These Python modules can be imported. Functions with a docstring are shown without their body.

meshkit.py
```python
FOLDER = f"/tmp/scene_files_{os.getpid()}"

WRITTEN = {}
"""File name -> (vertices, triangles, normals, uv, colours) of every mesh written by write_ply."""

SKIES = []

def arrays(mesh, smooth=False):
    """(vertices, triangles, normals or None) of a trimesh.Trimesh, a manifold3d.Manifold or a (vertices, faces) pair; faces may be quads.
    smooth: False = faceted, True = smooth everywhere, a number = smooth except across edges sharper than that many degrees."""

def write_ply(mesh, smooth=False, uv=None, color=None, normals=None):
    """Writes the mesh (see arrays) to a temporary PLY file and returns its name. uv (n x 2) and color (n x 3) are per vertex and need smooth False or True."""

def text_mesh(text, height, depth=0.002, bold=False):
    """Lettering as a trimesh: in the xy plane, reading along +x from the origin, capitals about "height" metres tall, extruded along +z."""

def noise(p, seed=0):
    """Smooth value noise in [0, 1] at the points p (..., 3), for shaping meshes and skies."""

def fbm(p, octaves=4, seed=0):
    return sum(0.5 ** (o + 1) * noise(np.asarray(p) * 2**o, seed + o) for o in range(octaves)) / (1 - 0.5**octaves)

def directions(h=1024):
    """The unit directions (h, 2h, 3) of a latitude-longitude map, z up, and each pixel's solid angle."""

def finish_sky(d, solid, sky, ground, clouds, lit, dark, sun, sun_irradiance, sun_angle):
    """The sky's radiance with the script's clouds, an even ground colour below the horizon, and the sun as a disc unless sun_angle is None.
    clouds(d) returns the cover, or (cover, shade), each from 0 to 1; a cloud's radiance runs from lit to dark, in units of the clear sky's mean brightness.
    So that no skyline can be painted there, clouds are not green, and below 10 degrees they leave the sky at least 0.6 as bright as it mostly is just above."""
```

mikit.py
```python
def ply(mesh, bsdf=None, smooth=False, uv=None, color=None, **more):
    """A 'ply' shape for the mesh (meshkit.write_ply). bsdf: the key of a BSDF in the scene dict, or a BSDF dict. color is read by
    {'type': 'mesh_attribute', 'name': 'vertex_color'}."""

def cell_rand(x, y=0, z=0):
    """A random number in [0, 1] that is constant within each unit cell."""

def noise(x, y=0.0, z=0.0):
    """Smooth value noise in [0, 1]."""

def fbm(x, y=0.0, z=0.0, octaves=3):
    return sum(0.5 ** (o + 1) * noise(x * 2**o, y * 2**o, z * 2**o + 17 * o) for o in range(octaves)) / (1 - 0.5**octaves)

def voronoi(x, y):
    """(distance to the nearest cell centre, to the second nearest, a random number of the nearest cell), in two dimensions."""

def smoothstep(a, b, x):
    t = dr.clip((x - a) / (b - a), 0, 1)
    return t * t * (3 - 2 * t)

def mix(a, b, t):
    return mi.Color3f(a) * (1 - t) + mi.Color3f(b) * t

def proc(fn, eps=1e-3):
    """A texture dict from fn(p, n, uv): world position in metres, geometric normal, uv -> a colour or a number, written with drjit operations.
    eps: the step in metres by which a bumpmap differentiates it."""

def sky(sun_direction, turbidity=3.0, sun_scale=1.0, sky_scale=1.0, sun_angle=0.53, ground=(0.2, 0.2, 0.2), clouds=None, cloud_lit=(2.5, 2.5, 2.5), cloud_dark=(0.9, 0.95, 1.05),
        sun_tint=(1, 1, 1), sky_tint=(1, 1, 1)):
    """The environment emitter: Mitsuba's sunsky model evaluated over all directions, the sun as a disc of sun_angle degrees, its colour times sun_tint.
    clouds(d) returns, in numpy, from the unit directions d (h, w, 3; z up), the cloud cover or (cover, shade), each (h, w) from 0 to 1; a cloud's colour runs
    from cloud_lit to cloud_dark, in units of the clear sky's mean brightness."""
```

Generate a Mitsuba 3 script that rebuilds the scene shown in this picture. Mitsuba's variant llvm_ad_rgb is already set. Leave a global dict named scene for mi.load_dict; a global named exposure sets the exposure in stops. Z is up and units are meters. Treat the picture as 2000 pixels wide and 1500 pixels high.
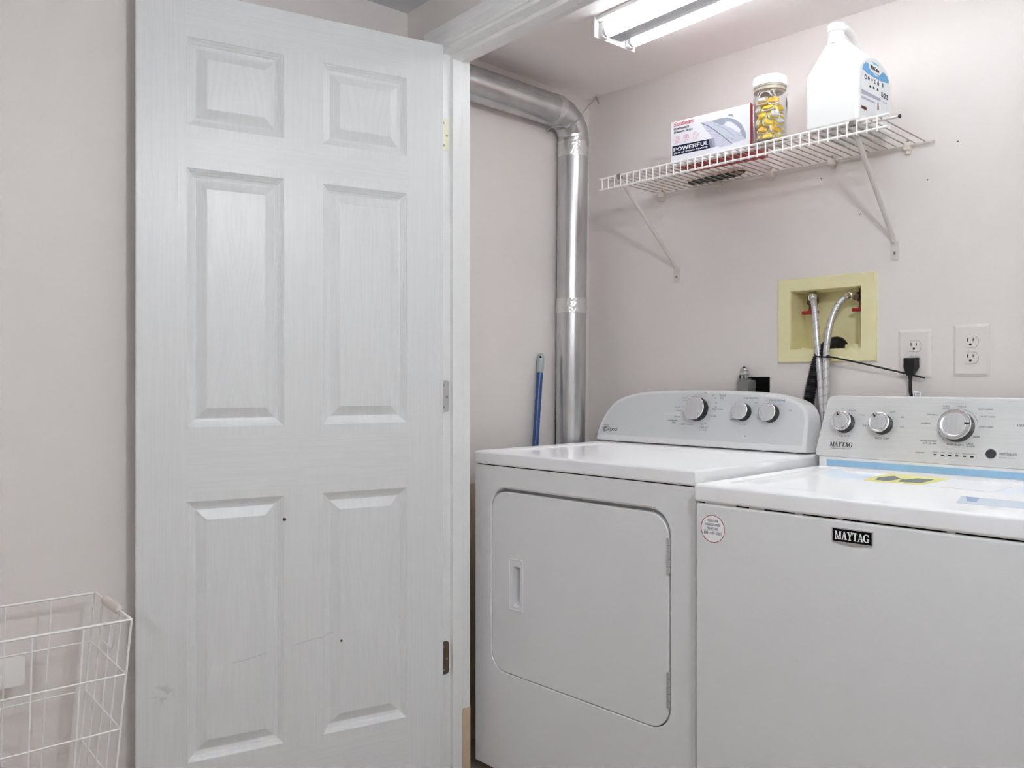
import math, random
import numpy as np, trimesh, manifold3d as m3
import drjit as dr
import mitsuba as mi
import mikit, meshkit
from mikit import noise, fbm, smoothstep, mix
from shapely.geometry import Polygon, Point, box as sbox, LineString
from shapely.ops import unary_union
from shapely import affinity

random.seed(7); np.random.seed(7)
T = mi.ScalarTransform4f
scene, labels = {}, {}

# ------------------------------------------------------------------ camera
FPX, TH, CAMH = 1621.0, math.radians(46.2), 1.12
fwd = np.array([-math.sin(TH), math.cos(TH), 0.0])
scene['camera'] = {'type': 'perspective', 'fov': math.degrees(2 * math.atan(1000.0 / FPX)), 'fov_axis': 'x', 'near_clip': 0.02,
                   'principal_point_offset_y': 5.0 / 1500.0,
                   'to_world': T().look_at(origin=[0, 0, CAMH], target=[float(fwd[0]), float(fwd[1]), CAMH], up=[0, 0, 1])}
exposure = 1.62
TUBE_L, LAMP_L, LAMP2_L = 2.8, 74.0, 105.0
LAMP_TINT = (.945, 1.0, 1.04)

# ------------------------------------------------------------------ helpers
_used = {}
def nm(base, parent=None):
    k = (parent + '__' if parent else '') + base
    n = _used.get(k, -1) + 1
    _used[k] = n
    return k if n == 0 else f'{k}_{n:03d}'

def obj(base, mesh, bsdf, parent=None, smooth=30, label=None, **more):
    k = nm(base, parent)
    scene[k] = mikit.ply(mesh, bsdf, smooth=smooth, **more)
    if label: labels[k] = {'label': label}
    return k

def thing(base, label, cat, group=None, kind=None):
    k = nm(base)
    tag(k, label, cat, group, kind)
    return k

def tag(k, label, cat, group=None, kind=None):
    labels[k] = {'label': label, 'category': cat}
    if group: labels[k]['group'] = group
    if kind: labels[k]['kind'] = kind
    return k

def cat(*ms):
    ms = [m for g in ms for m in (g if isinstance(g, (list, tuple)) else [g])]
    return trimesh.util.concatenate(ms)

def bx(x0, y0, z0, x1, y1, z1):
    m = trimesh.creation.box((abs(x1 - x0), abs(y1 - y0), abs(z1 - z0)))
    m.apply_translation(((x0 + x1) / 2, (y0 + y1) / 2, (z0 + z1) / 2))
    return m

def man2tri(m):
    a = m.to_mesh()
    return trimesh.Trimesh(np.array(a.vert_properties[:, :3]), np.array(a.tri_verts), process=False)

def tri2man(m):
    m = trimesh.Trimesh(m.vertices, m.faces); m.merge_vertices()
    return m3.Manifold(m3.Mesh(vert_properties=np.asarray(m.vertices, np.float32), tri_verts=np.asarray(m.faces, np.uint32)))

def rbox(x0, y0, z0, x1, y1, z1, r, n=12):
    s = m3.Manifold.sphere(r, n)
    return man2tri(m3.Manifold.batch_hull([s.translate([x, y, z]) for x in (x0 + r, x1 - r) for y in (y0 + r, y1 - r) for z in (z0 + r, z1 - r)]))

def frame(o, xa, ya):
    xa = np.array(xa, float); xa /= np.linalg.norm(xa)
    ya = np.array(ya, float); ya -= xa * (ya @ xa); ya /= np.linalg.norm(ya)
    M = np.eye(4); M[:3, 0], M[:3, 1], M[:3, 2], M[:3, 3] = xa, ya, np.cross(xa, ya), o
    return M

def moved(m, M):
    m = m.copy(); m.apply_transform(M); return m

def ext(poly, depth, M=None, z0=0.0):
    gs = [g for g in getattr(poly, 'geoms', [poly]) if g.geom_type == 'Polygon' and g.area > 1e-12]
    m = cat([trimesh.creation.extrude_polygon(g, depth, engine='earcut') for g in gs])
    if z0: m.apply_translation((0, 0, z0))
    return moved(m, M) if M is not None else m

def rr(x0, y0, x1, y1, r, n=6):
    r = max(r, 1e-4)
    out = []
    for cx, cy, a0 in ((x1 - r, y1 - r, 0), (x0 + r, y1 - r, 90), (x0 + r, y0 + r, 180), (x1 - r, y0 + r, 270)):
        for i in range(n + 1):
            a = math.radians(a0 + 90 * i / n)
            out.append((cx + r * math.cos(a), cy + r * math.sin(a)))
    return np.array(out)

def loft(rings, cap0=True, cap1=True):
    n = len(rings[0]); V = [np.asarray(r, float) for r in rings]; F = []
    for k in range(len(rings) - 1):
        for i in range(n):
            a, b, c, d = k * n + i, k * n + (i + 1) % n, (k + 1) * n + (i + 1) % n, (k + 1) * n + i
            F += [(a, b, c), (a, c, d)]
    v = np.vstack(V)
    for on, k, flip in ((cap0, 0, True), (cap1, len(rings) - 1, False)):
        if on:
            c = len(v); v = np.vstack([v, V[k].mean(0)])
            for i in range(n):
                t = (k * n + i, k * n + (i + 1) % n, c)
                F.append(t[::-1] if flip else t)
    return trimesh.Trimesh(v, np.array(F), process=False)

def tube(pts, r, n=8, closed=False, caps=True):
    P = np.array(pts, float); N = len(P)
    R = np.full(N, r) if np.isscalar(r) else np.array(r, float)
    if closed: d = np.roll(P, -1, 0) - np.roll(P, 1, 0)
    else: d = np.gradient(P, axis=0)
    d /= np.linalg.norm(d, axis=1, keepdims=True)
    u = np.cross(d[0], [0, 0, 1.0] if abs(d[0][2]) < .9 else [1.0, 0, 0]); u /= np.linalg.norm(u)
    rings = []
    for k in range(N):
        u = u - d[k] * (u @ d[k]); u /= np.linalg.norm(u); w = np.cross(d[k], u)
        # widen at a bend so that the tube keeps its width
        a = 2 * np.pi * np.arange(n) / n
        rings.append(P[k] + R[k] * (np.cos(a)[:, None] * u + np.sin(a)[:, None] * w))
    if closed:
        return loft(rings + [rings[0]], False, False)
    return loft(rings, caps, caps)

def spline(pts, n=40):
    from scipy.interpolate import CubicSpline
    P = np.array(pts, float); t = np.r_[0, np.cumsum(np.linalg.norm(np.diff(P, axis=0), axis=1))]
    return CubicSpline(t, P)(np.linspace(0, t[-1], n))

def lathe(profile, n=32, M=None):
    pr = np.array(profile, float); a = 2 * np.pi * np.arange(n) / n
    rings = [np.stack([np.cos(a) * max(r, 1e-6), np.sin(a) * max(r, 1e-6), np.full(n, z)], 1) for r, z in pr]
    m = loft(rings, pr[0][0] > 1e-5, pr[-1][0] > 1e-5)
    return moved(m, M) if M is not None else m

def cyl(p0, p1, r, n=16):
    return tube([p0, p1], r, n)

def text(s, h, M, d=0.0004, bold=False, center=True, slant=0.0, width=None):
    m = meshkit.text_mesh(s, h, d, bold)
    if slant: m.vertices[:, 0] += slant * m.vertices[:, 1]
    x0, x1 = m.bounds[0][0], m.bounds[1][0]
    if width: m.vertices[:, 0] = (m.vertices[:, 0] - x0) * width / (x1 - x0); x0, x1 = 0, width
    m.vertices[:, 0] -= (x0 + x1) / 2 if center else x0
    return moved(m, M)

def slab_word(word, h):
    """Heavy slab-serif capitals, as shapely shapes, capitals h tall from the origin."""
    R = lambda x0, y0, x1, y1: sbox(x0, y0, x1, y1)
    Q = lambda *p: Polygon(p)
    s, e = .085, .19
    G = {
        'M': (1.12, [R(.10, 0, .24, 1), R(.84, 0, 1.06, 1), Q((.10, 1), (.34, 1), (.66, .12), (.55, 0)), Q((.84, 1), (1.0, 1), (.66, 0), (.55, 0)), R(0, 0, .36, s), R(.74, 0, 1.14, s), R(0, 1 - s, .3, 1), R(.86, 1 - s, 1.14, 1)]),
        'A': (.90, [Q((.08, 0), (.20, 0), (.50, 1), (.38, 1)), Q((.60, 0), (.86, 0), (.56, 1), (.36, 1)), R(.24, .28, .68, .37), R(-.02, 0, .32, s), R(.50, 0, .94, s)]),
        'Y': (.84, [Q((.06, 1), (.30, 1), (.54, .45), (.34, .45)), Q((.70, 1), (.82, 1), (.54, .42), (.42, .42)), R(.32, 0, .55, .5), R(.20, 0, .67, s), R(-.04, 1 - s, .40, 1), R(.58, 1 - s, .92, 1)]),
        'T': (.82, [R(.30, 0, .53, 1), R(.02, 1 - s * 1.1, .81, 1), R(.02, .70, .09, 1), R(.74, .70, .81, 1), R(.18, 0, .65, s)]),
        'G': (.92, [Point(.46, .5).buffer(.5, 24).difference(affinity.scale(Point(.50, .5).buffer(.5, 24), .54, .82)).difference(R(.62, .42, 1.1, .70)), R(.64, .02, .86, .44), R(.50, .36, .94, .44), R(.78, .62, .85, .98)]),
    }
    x, out = 0, []
    for c in word:
        w, shp = G[c]
        out.append(affinity.translate(unary_union(shp), x)); x += w + .03
    return affinity.scale(unary_union(out), h, h, origin=(0, 0)), x * h

# ------------------------------------------------------------------ materials
def princ(rgb, rough=.5, **kw):
    return {'type': 'twosided', 'b': {'type': 'principled', 'base_color': rgb if isinstance(rgb, dict) else {'type': 'rgb', 'value': list(rgb)}, 'roughness': rough, **kw}}
def diffuse(rgb):
    return {'type': 'twosided', 'b': {'type': 'diffuse', 'reflectance': rgb if isinstance(rgb, dict) else {'type': 'rgb', 'value': list(rgb)}}}
def bump(inner, fn, scale, eps=6e-4):
    inner = inner['b'] if inner['type'] == 'twosided' else inner
    return {'type': 'twosided', 'b': {'type': 'bumpmap', 'arbitrary': mikit.proc(fn, eps), 'scale': scale, 'b': inner}}

WALL = (.722, .678, .656)
def wall_col(p, n, uv):
    m = fbm(p.x * 3.1, p.y * 3.1, p.z * 2.3, 3)
    return mix(tuple(.955 * c for c in WALL), tuple(1.04 * c for c in WALL), m)
def peel(p, n, uv):
    return fbm(p.x * 110, p.y * 110, p.z * 110, 2)
M = scene
M['paint_wall'] = bump(princ(mikit.proc(wall_col), .55, specular=.35), peel, .0006, 1e-3)
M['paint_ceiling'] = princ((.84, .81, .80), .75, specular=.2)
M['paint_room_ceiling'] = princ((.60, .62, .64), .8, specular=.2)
M['floor_vinyl'] = princ(mikit.proc(lambda p, n, uv: mix((.20, .17, .14), (.28, .24, .20), fbm(p.x * 6, p.y * 6, p.z, 3))), .5)
M['paint_trim'] = princ((.80, .80, .80), .32, specular=.5)
M['trim_lower'] = princ((.50, .42, .34), .7)
M['bare_wood'] = princ((.55, .42, .29), .7)

DA = np.array([-.247, -.969, 0.0]); DA /= np.linalg.norm(DA)
DB = np.array([-DA[1], DA[0], 0.0]); DP = np.array([-1.748, 1.419, 0.0])
def grain(p, n, uv):
    u = (p.x - DP[0]) * float(DA[0]) + (p.y - DP[1]) * float(DA[1])
    z = p.z
    def between(v, a, b): return (v > a) & (v < b)
    inrow = between(z, .215, .858) | between(z, .992, 1.636) | between(z, 1.696, 1.94)
    vert = (u < .105) | (u > .653) | inrow
    wob = fbm(u * 9, z * 5, 3.0, 2)
    panel = inrow & (between(u, .145, .29) | between(u, .468, .613))
    cx = dr.select(u > .38, .54, .217)
    q = dr.abs(u - cx) + .055 * noise(z * 4.0, cx * 9.0, 1.0) + .10 * dr.square(u - cx) * noise(z * 2.0, 2.0, 4.0) * 8 + .03 * wob
    g_panel = fbm(q * 330 + .02 * z, z * 14, 5.0, 2)
    g_v = fbm(u * 520 + 1.5 * wob, z * 9, 1.0, 2)
    g_h = fbm(u * 9, z * 520 + 1.5 * wob, 2.0, 2)
    return dr.select(panel, g_panel, dr.select(vert, g_v, g_h))
def door_col(p, n, uv):
    u = (p.x - DP[0]) * float(DA[0]) + (p.y - DP[1]) * float(DA[1]); z = p.z
    # a thin scuffed line across the lower panels, two dents, a smudge on the free stile
    line = .478 - (u - .33) * .145 + .004 * noise(u * 40, 1.0, 1.0)
    on = smoothstep(.0016, .0006, dr.abs(z - line)) * smoothstep(.33, .36, noise(u * 16, 7.0, 2.0)) * dr.select((u > .30) & (u < .64), 1.0, 0.0) * .30
    dent = smoothstep(.005, .003, dr.sqrt(dr.square(u - .427) + dr.square(z - .782)))
    dent2 = smoothstep(.004, .002, dr.sqrt(dr.square(u - .283) + dr.square(z - .462)))
    smud = smoothstep(.035, .0, dr.sqrt(dr.square(u - .705) + dr.square(z - .405))) * smoothstep(.62, .75, noise(u * 160, z * 160, 1.0)) * .35
    gr = smoothstep(.30, .70, grain(p, n, uv))
    base = mix((.705, .710, .715), (.730, .735, .740), gr)
    return mix(mix(base, (.30, .29, .28), dr.maximum(on, smud)), (.03, .03, .03), dr.maximum(dent, dent2))
M['paint_door'] = bump(princ(mikit.proc(door_col), .34, specular=.5), grain, .0005, 7e-4)
M['enamel'] = princ((.755, .757, .765), .22, specular=.5, clearcoat=.4, clearcoat_gloss=.9)
M['enamel_lid'] = princ((.88, .88, .89), .10, specular=.6, clearcoat=1.0, clearcoat_gloss=.97)
M['enamel_door'] = princ((.755, .757, .765), .3, specular=.5)
M['white_plastic'] = princ((.84, .84, .84), .3)
M['outlet_plastic'] = princ((.73, .685, .66), .35)
M['black_gap'] = diffuse((.006, .006, .006))
M['black_plastic'] = princ((.008, .008, .010), .42, specular=.3)
M['dark_ink'] = diffuse((.06, .06, .07))
M['grey_ink'] = diffuse((.22, .22, .24))
M['white_ink'] = diffuse((.85, .85, .85))
M['blue_ink'] = diffuse((.16, .22, .42))
M['silver_paint'] = princ((.66, .68, .695), .36, metallic=.15)
def brushed(p, n, uv):
    return mix((.74, .74, .735), (.86, .86, .855), fbm(p.x * 7, p.y * 300, p.z * 900, 2))
M['brushed_steel'] = princ(mikit.proc(brushed), .32, metallic=.35)
M['knob_cap'] = princ(mikit.proc(lambda p, n, uv: mix((.58, .58, .59), (.66, .66, .67), fbm(p.x * 500, p.z * 40, 1.0, 2))), .38, metallic=.4)
M['chrome'] = {'type': 'twosided', 'b': {'type': 'roughconductor', 'material': 'Al', 'alpha': .09}}
M['zinc'] = princ((.60, .60, .60), .35, metallic=.8)
def galv(p, n, uv):
    return mix((.47, .48, .49), (.66, .665, .67), fbm(p.x * 35, p.y * 35, p.z * 12, 3))
M['galvanised'] = princ(mikit.proc(galv), .27, metallic=.95)
M['foil_tape'] = bump(princ((.72, .72, .72), .3, metallic=.9), lambda p, n, uv: fbm(p.x * 130, p.y * 130, p.z * 90, 2), .0025)
M['wire_white'] = princ((.82, .80, .78), .4)
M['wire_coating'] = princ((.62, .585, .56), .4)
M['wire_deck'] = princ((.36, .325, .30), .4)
M['clip'] = princ((.74, .67, .61), .5)
M['screw_steel'] = princ((.30, .28, .26), .4, metallic=.7)
M['blue_pole'] = princ((.012, .050, .19), .2, clearcoat=.6)
M['grey_grip'] = princ((.34, .38, .40), .5)
M['yellow_box'] = princ(mikit.proc(lambda p, n, uv: mix((.70, .645, .36), (.78, .73, .47), fbm(p.x * 14, p.y * 14, p.z * 14, 3))), .45)
M['brass_brown'] = princ((.11, .060, .045), .45, metallic=.4)
M['red_handle'] = princ((.35, .015, .02), .4)
def braid(p, n, uv):
    return mix((.52, .52, .53), (.82, .82, .83), noise(p.x * 900, p.y * 900, p.z * 900 + p.x * 500))
M['braided_steel'] = princ(mikit.proc(braid), .35, metallic=.7)
M['hose_thread'] = princ((.13, .13, .17), .5)
M['grey_plug'] = princ((.145, .15, .145), .55)
M['red_card'] = princ((.42, .028, .03), .5)
M['box_white'] = princ((.80, .785, .84), .4)
M['lilac'] = diffuse((.62, .60, .72))
M['lilac_mid'] = diffuse((.50, .50, .62))
M['iron_grey'] = diffuse((.36, .39, .47))
M['iron_dark'] = diffuse((.24, .26, .33))
M['iron_light'] = diffuse((.56, .58, .68))
M['navy'] = diffuse((.016, .018, .05))
M['red_ink'] = diffuse((.50, .06, .05))
M['pink_ink'] = diffuse((.66, .30, .32))
M['packet_dark'] = princ((.030, .036, .026), .5)
M['packet_cream'] = princ((.74, .70, .60), .5)
M['packet_brown'] = princ((.30, .13, .05), .5)
M['jug_plastic'] = princ((.78, .78, .77), .38, specular=.5)
M['label_paper'] = princ((.74, .77, .80), .4)
M['label_blue'] = diffuse((.20, .43, .70))
M['label_teal'] = diffuse((.25, .55, .62))
M['label_green'] = diffuse((.10, .26, .18))
M['label_grey'] = diffuse((.46, .46, .58))
M['label_brown'] = diffuse((.16, .06, .04))
M['pod_yellow'] = princ((.90, .66, .03), .2, clearcoat=.5)
M['pod_amber'] = princ((.84, .50, .02), .2, clearcoat=.5)
M['pod_white'] = princ((.88, .86, .78), .2, clearcoat=.5)
M['glass'] = {'type': 'dielectric', 'int_ior': 1.5, 'ext_ior': 1.0}
M['lid_white'] = princ((.88, .88, .87), .35)
M['band_beige'] = princ((.50, .46, .38), .4, metallic=.3)
M['wood_grip'] = princ((.66, .59, .55), .5)
M['blue_film'] = princ((.30, .52, .72), .2, clearcoat=.6)
M['pale_film'] = princ((.60, .67, .76), .25)
M['deep_film'] = princ((.30, .38, .58), .25)
M['yellow_sticker'] = princ((.83, .78, .26), .35)
M['sticker_grey'] = diffuse((.30, .33, .30))
M['sticker_white'] = princ((.93, .92, .93), .35)
M['sticker_red'] = diffuse((.30, .05, .05))
M['hinge_paint'] = princ((.80, .77, .60), .35)
M['hinge_bronze'] = princ((.12, .085, .055), .35, metallic=.6)
M['dark_hole'] = diffuse((.01, .01, .01))
M['tube_glass'] = princ((.9, .9, .9), .3)
M['ballast_grey'] = princ((.30, .30, .31), .5)
M['white_metal'] = princ((.80, .80, .80), .35)

# ------------------------------------------------------------------ room frame (the room is turned 3.5 degrees against the closet)
RA = math.radians(3.5)
RM = frame((-1.785, 1.44, 0), (math.cos(RA), -math.sin(RA), 0), (math.sin(RA), math.cos(RA), 0))
def rl(m): return moved(m, RM)
def rp(x, y, z): return (RM @ np.array([x, y, z, 1.0]))[:3]

def struct(name, mesh, mat, label, c, smooth=False):
    k = obj(name, mesh, mat, None, smooth)
    tag(k, label, c, kind='structure'); return k

# ================================================================== STRUCTURE
struct('floor', rl(bx(-.45, -2.8, -.05, 2.75, 1.2, 0)), 'floor_vinyl', 'dark floor under the washer and dryer', 'floor')
struct('wall_left', rl(bx(-.27, -2.8, 0, -.168, .02, 2.19)), 'paint_wall', 'beige painted wall behind the wire basket, left of the open door', 'wall')
struct('wall_front', rl(cat(bx(-.30, 0, 0, -.018, .10, 2.19), bx(-.018, 0, 2.043, 1.563, .10, 2.19), bx(1.563, 0, 0, 2.75, .10, 2.19))), 'paint_wall', 'beige wall around the closet doorway, above the door casing', 'wall')
struct('wall_right', rl(bx(2.65, -2.8, 0, 2.75, 0, 2.19)), 'paint_wall', 'beige room wall to the right of the doorway', 'wall')
struct('wall_rear', rl(bx(-.27, -2.9, 0, 2.75, -2.8, 2.19)), 'paint_wall', 'beige room wall facing the closet doorway', 'wall')
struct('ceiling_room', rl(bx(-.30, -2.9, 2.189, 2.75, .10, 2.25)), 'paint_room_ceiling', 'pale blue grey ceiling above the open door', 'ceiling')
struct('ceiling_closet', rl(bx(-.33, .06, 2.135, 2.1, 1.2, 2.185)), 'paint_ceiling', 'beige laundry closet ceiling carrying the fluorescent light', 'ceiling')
# back wall with a hole for the hose box
bxs = (-1.1860, -.9770, 1.2105, 1.3835)
struct('wall_back', cat(bx(-2.07, 2.27, 0, bxs[0], 2.37, 2.16), bx(bxs[1], 2.27, 0, .2, 2.37, 2.16), bx(bxs[0], 2.27, 0, bxs[1], 2.37, bxs[2]), bx(bxs[0], 2.27, bxs[3], bxs[1], 2.37, 2.16)),
       'paint_wall', 'beige back wall of the laundry closet behind the wire shelf', 'wall')
wl = struct('wall_closet_left', bx(-2.07, 1.50, 0, -1.967, 2.30, 2.16), 'paint_wall', 'beige closet side wall behind the metal duct and blue pole', 'wall')
obj('lower_board', bx(-1.968, 1.545, 0, -1.958, 2.26, .80), 'trim_lower', wl, False, label='brown lower wall board beside the dryer')
struct('wall_closet_right', bx(.05, 1.36, 0, .15, 2.30, 2.16), 'paint_wall', 'beige closet side wall to the right of the washer', 'wall')

# ---- door frame
fr = thing('trim_1', 'white painted door frame and casing around the laundry closet doorway', 'door frame', kind='structure')
obj('side_jamb', rl(bx(-.018, -.001, 0, 0, .101, 2.043)), 'paint_trim', fr, False)
obj('side_jamb', rl(bx(1.545, -.001, 0, 1.563, .101, 2.043)), 'paint_trim', fr, False)
obj('head_jamb', rl(bx(-.018, -.001, 2.025, 1.563, .101, 2.043)), 'paint_trim', fr, False)
obj('door_stop', rl(rbox(-.001, .032, 0, .0125, .066, 2.0245, .0015, 8)), 'paint_trim', fr)
obj('door_stop', rl(rbox(1.5325, .032, 0, 1.546, .066, 2.0245, .0015, 8)), 'paint_trim', fr)
obj('head_stop', rl(rbox(.0, .032, 2.0125, 1.545, .066, 2.026, .0015, 8)), 'paint_trim', fr)
obj('bare_foot', rl(bx(-.0005, .067, 0, .0012, .1015, .20)), 'bare_wood', fr, False, label='bare tan wood at the foot of the jamb')
def casing(path_pts, outs):
    # colonial profile: (distance from the opening, projection)
    prof = [(0, 0), (0, .010), (.004, .0125), (.010, .0125), (.013, .0095), (.030, .0115), (.034, .0145), (.040, .0165), (.052, .0165), (.0555, .014), (.0555, 0)]
    rings = []
    for p, o in zip(path_pts, outs):
        rings.append([np.array(p) + np.array(o) * d + np.array([0, -h, 0]) for d, h in prof])
    n = len(prof); r = [np.array(x) for x in rings]
    return rl(loft(r))
zc = 2.034
obj('head_casing', casing([(-.006, 0, zc), (1.551, 0, zc)], [(-1, 0, 1), (1, 0, 1)]), 'paint_trim', fr, 20)
obj('side_casing', casing([(-.006, 0, 0), (-.006, 0, zc)], [(-1, 0, 0), (-1, 0, 1)]), 'paint_trim', fr, 20)
obj('side_casing', casing([(1.551, 0, zc), (1.551, 0, 0)], [(1, 0, 1), (1, 0, 0)]), 'paint_trim', fr, 20)

# ---- open six-panel door
DM = frame(DP, DA, (0, 0, 1))            # x along the door from the hinge, y up, z = out of the visible face
if DM[:3, 2] @ DB < 0:
    DM[:3, 2] *= -1
def dl(m):
    m = moved(m, DM); return m
W, H0, H1, TK = .7585, .015, 2.029, .035
door = thing('door_1', 'white six-panel door standing open against the left wall', 'door', kind='structure')
cols = [(.1065, .331), (.4285, .652)]; rows = [(.234, .840), (1.0125, 1.616), (1.7155, 1.920)]
slabp = sbox(0, H0, W, H1)
for u0, u1 in cols:
    for z0, z1 in rows: slabp = slabp.difference(sbox(u0, z0, u1, z1))
parts = [ext(slabp, TK, None, -TK)]
stick = [(0, 0), (.0012, -.0018), (.0060, -.0042), (.0068, -.0060), (.0122, -.0085), (.0130, -.0102), (.0195, -.0124)]
def ring(u0, z0, u1, z1, i, z): return np.array([(u0 + i, z0 + i, z), (u1 - i, z0 + i, z), (u1 - i, z1 - i, z), (u0 + i, z1 - i, z)])
for u0, u1 in cols:
    for z0, z1 in rows: parts.append(loft([ring(u0, z0, u1, z1, i, d) for i, d in stick], False, False))
flip = np.linalg.det(DM[:3, :3]) < 0
def dfix(m):
    m = dl(m)
    if flip: m.invert()
    return m
obj('frame', dfix(cat(parts)), 'paint_door', door, False)
for z0, z1 in rows[::-1]:
    for u0, u1 in cols:
        rg = [ring(u0, z0, u1, z1, .0193, -TK + .004), ring(u0, z0, u1, z1, .0193, -.0124), ring(u0, z0, u1, z1, .0212, -.0124), ring(u0, z0, u1, z1, .0440, -.0022), ring(u0, z0, u1, z1, .0452, -.0020)]
        obj('panel', dfix(loft(rg)), 'paint_door', door, False)
# hinge leaves let into the jamb
for z0, z1, mat in ((1.758, 1.846, 'hinge_paint'), (1.036, 1.123, 'zinc'), (.311, .402, 'hinge_bronze')):
    JF = frame((-1.785, 1.44, 0), (math.sin(RA), math.cos(RA), 0), (0, 0, 1))     # on the jamb face, z axis = +x
    leaf = ext(Polygon(rr(-.004, z0, .0265, z1, .009, 5)), .0022, JF)
    barrel = cat([cyl(rp(.004, -.011, a), rp(.004, -.011, b - .0006), .0055, 12) for a, b in zip(np.linspace(z0, z1, 6)[:-1], np.linspace(z0, z1, 6)[1:])])
    hk = obj('hinge', cat(leaf, barrel), mat, fr, label={'hinge_paint': 'cream painted upper hinge', 'zinc': 'bare steel middle hinge', 'hinge_bronze': 'dark bronze lower hinge'}[mat])
    for yy, zz in ((.008, z1 - .013), (.019, (z0 + z1) / 2 - .003), (.009, z0 + .013)):
        obj('screw', lathe([(.0034, 0), (.0034, .0006), (.0015, .001), (0, .0006)], 10, frame(rp(.0022, yy, zz), (math.sin(RA), math.cos(RA), 0), (0, 0, 1))), 'screw_steel', hk)

# ================================================================== LIGHTS
lt = thing('fluorescent_light', 'white ceiling strip light with two glowing fluorescent tubes in the laundry closet', 'ceiling light')
LM = frame((-1.500, 1.842, 2.135), (math.cos(RA), -math.sin(RA), 0), (math.sin(RA), math.cos(RA), 0))
def ll(m): return moved(m, LM)
LL = 1.235
YZ = lambda pts, x0, x1: ll(loft([[(x0, y, z) for y, z in pts], [(x1, y, z) for y, z in pts]]))
obj('housing', YZ([(-.078, -.0005), (-.078, -.012), (-.070, -.013), (-.034, -.018), (.034, -.018), (.070, -.013), (.078, -.012), (.078, -.0005)], .004, LL - .004), 'white_metal', lt, False)
obj('ballast_cover', YZ([(-.030, -.0175), (-.024, -.0460), (.024, -.0460), (.030, -.0175)], .006, LL - .006), 'ballast_grey', lt, False, label='grey ballast cover between the tubes')
for x in (0, LL):
    obj('end_plate', YZ([(-.084, -.0005), (-.084, -.060), (.084, -.060), (.084, -.046), (.077, -.0005)], x - .003, x + .003), 'white_metal', lt, False)
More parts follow.
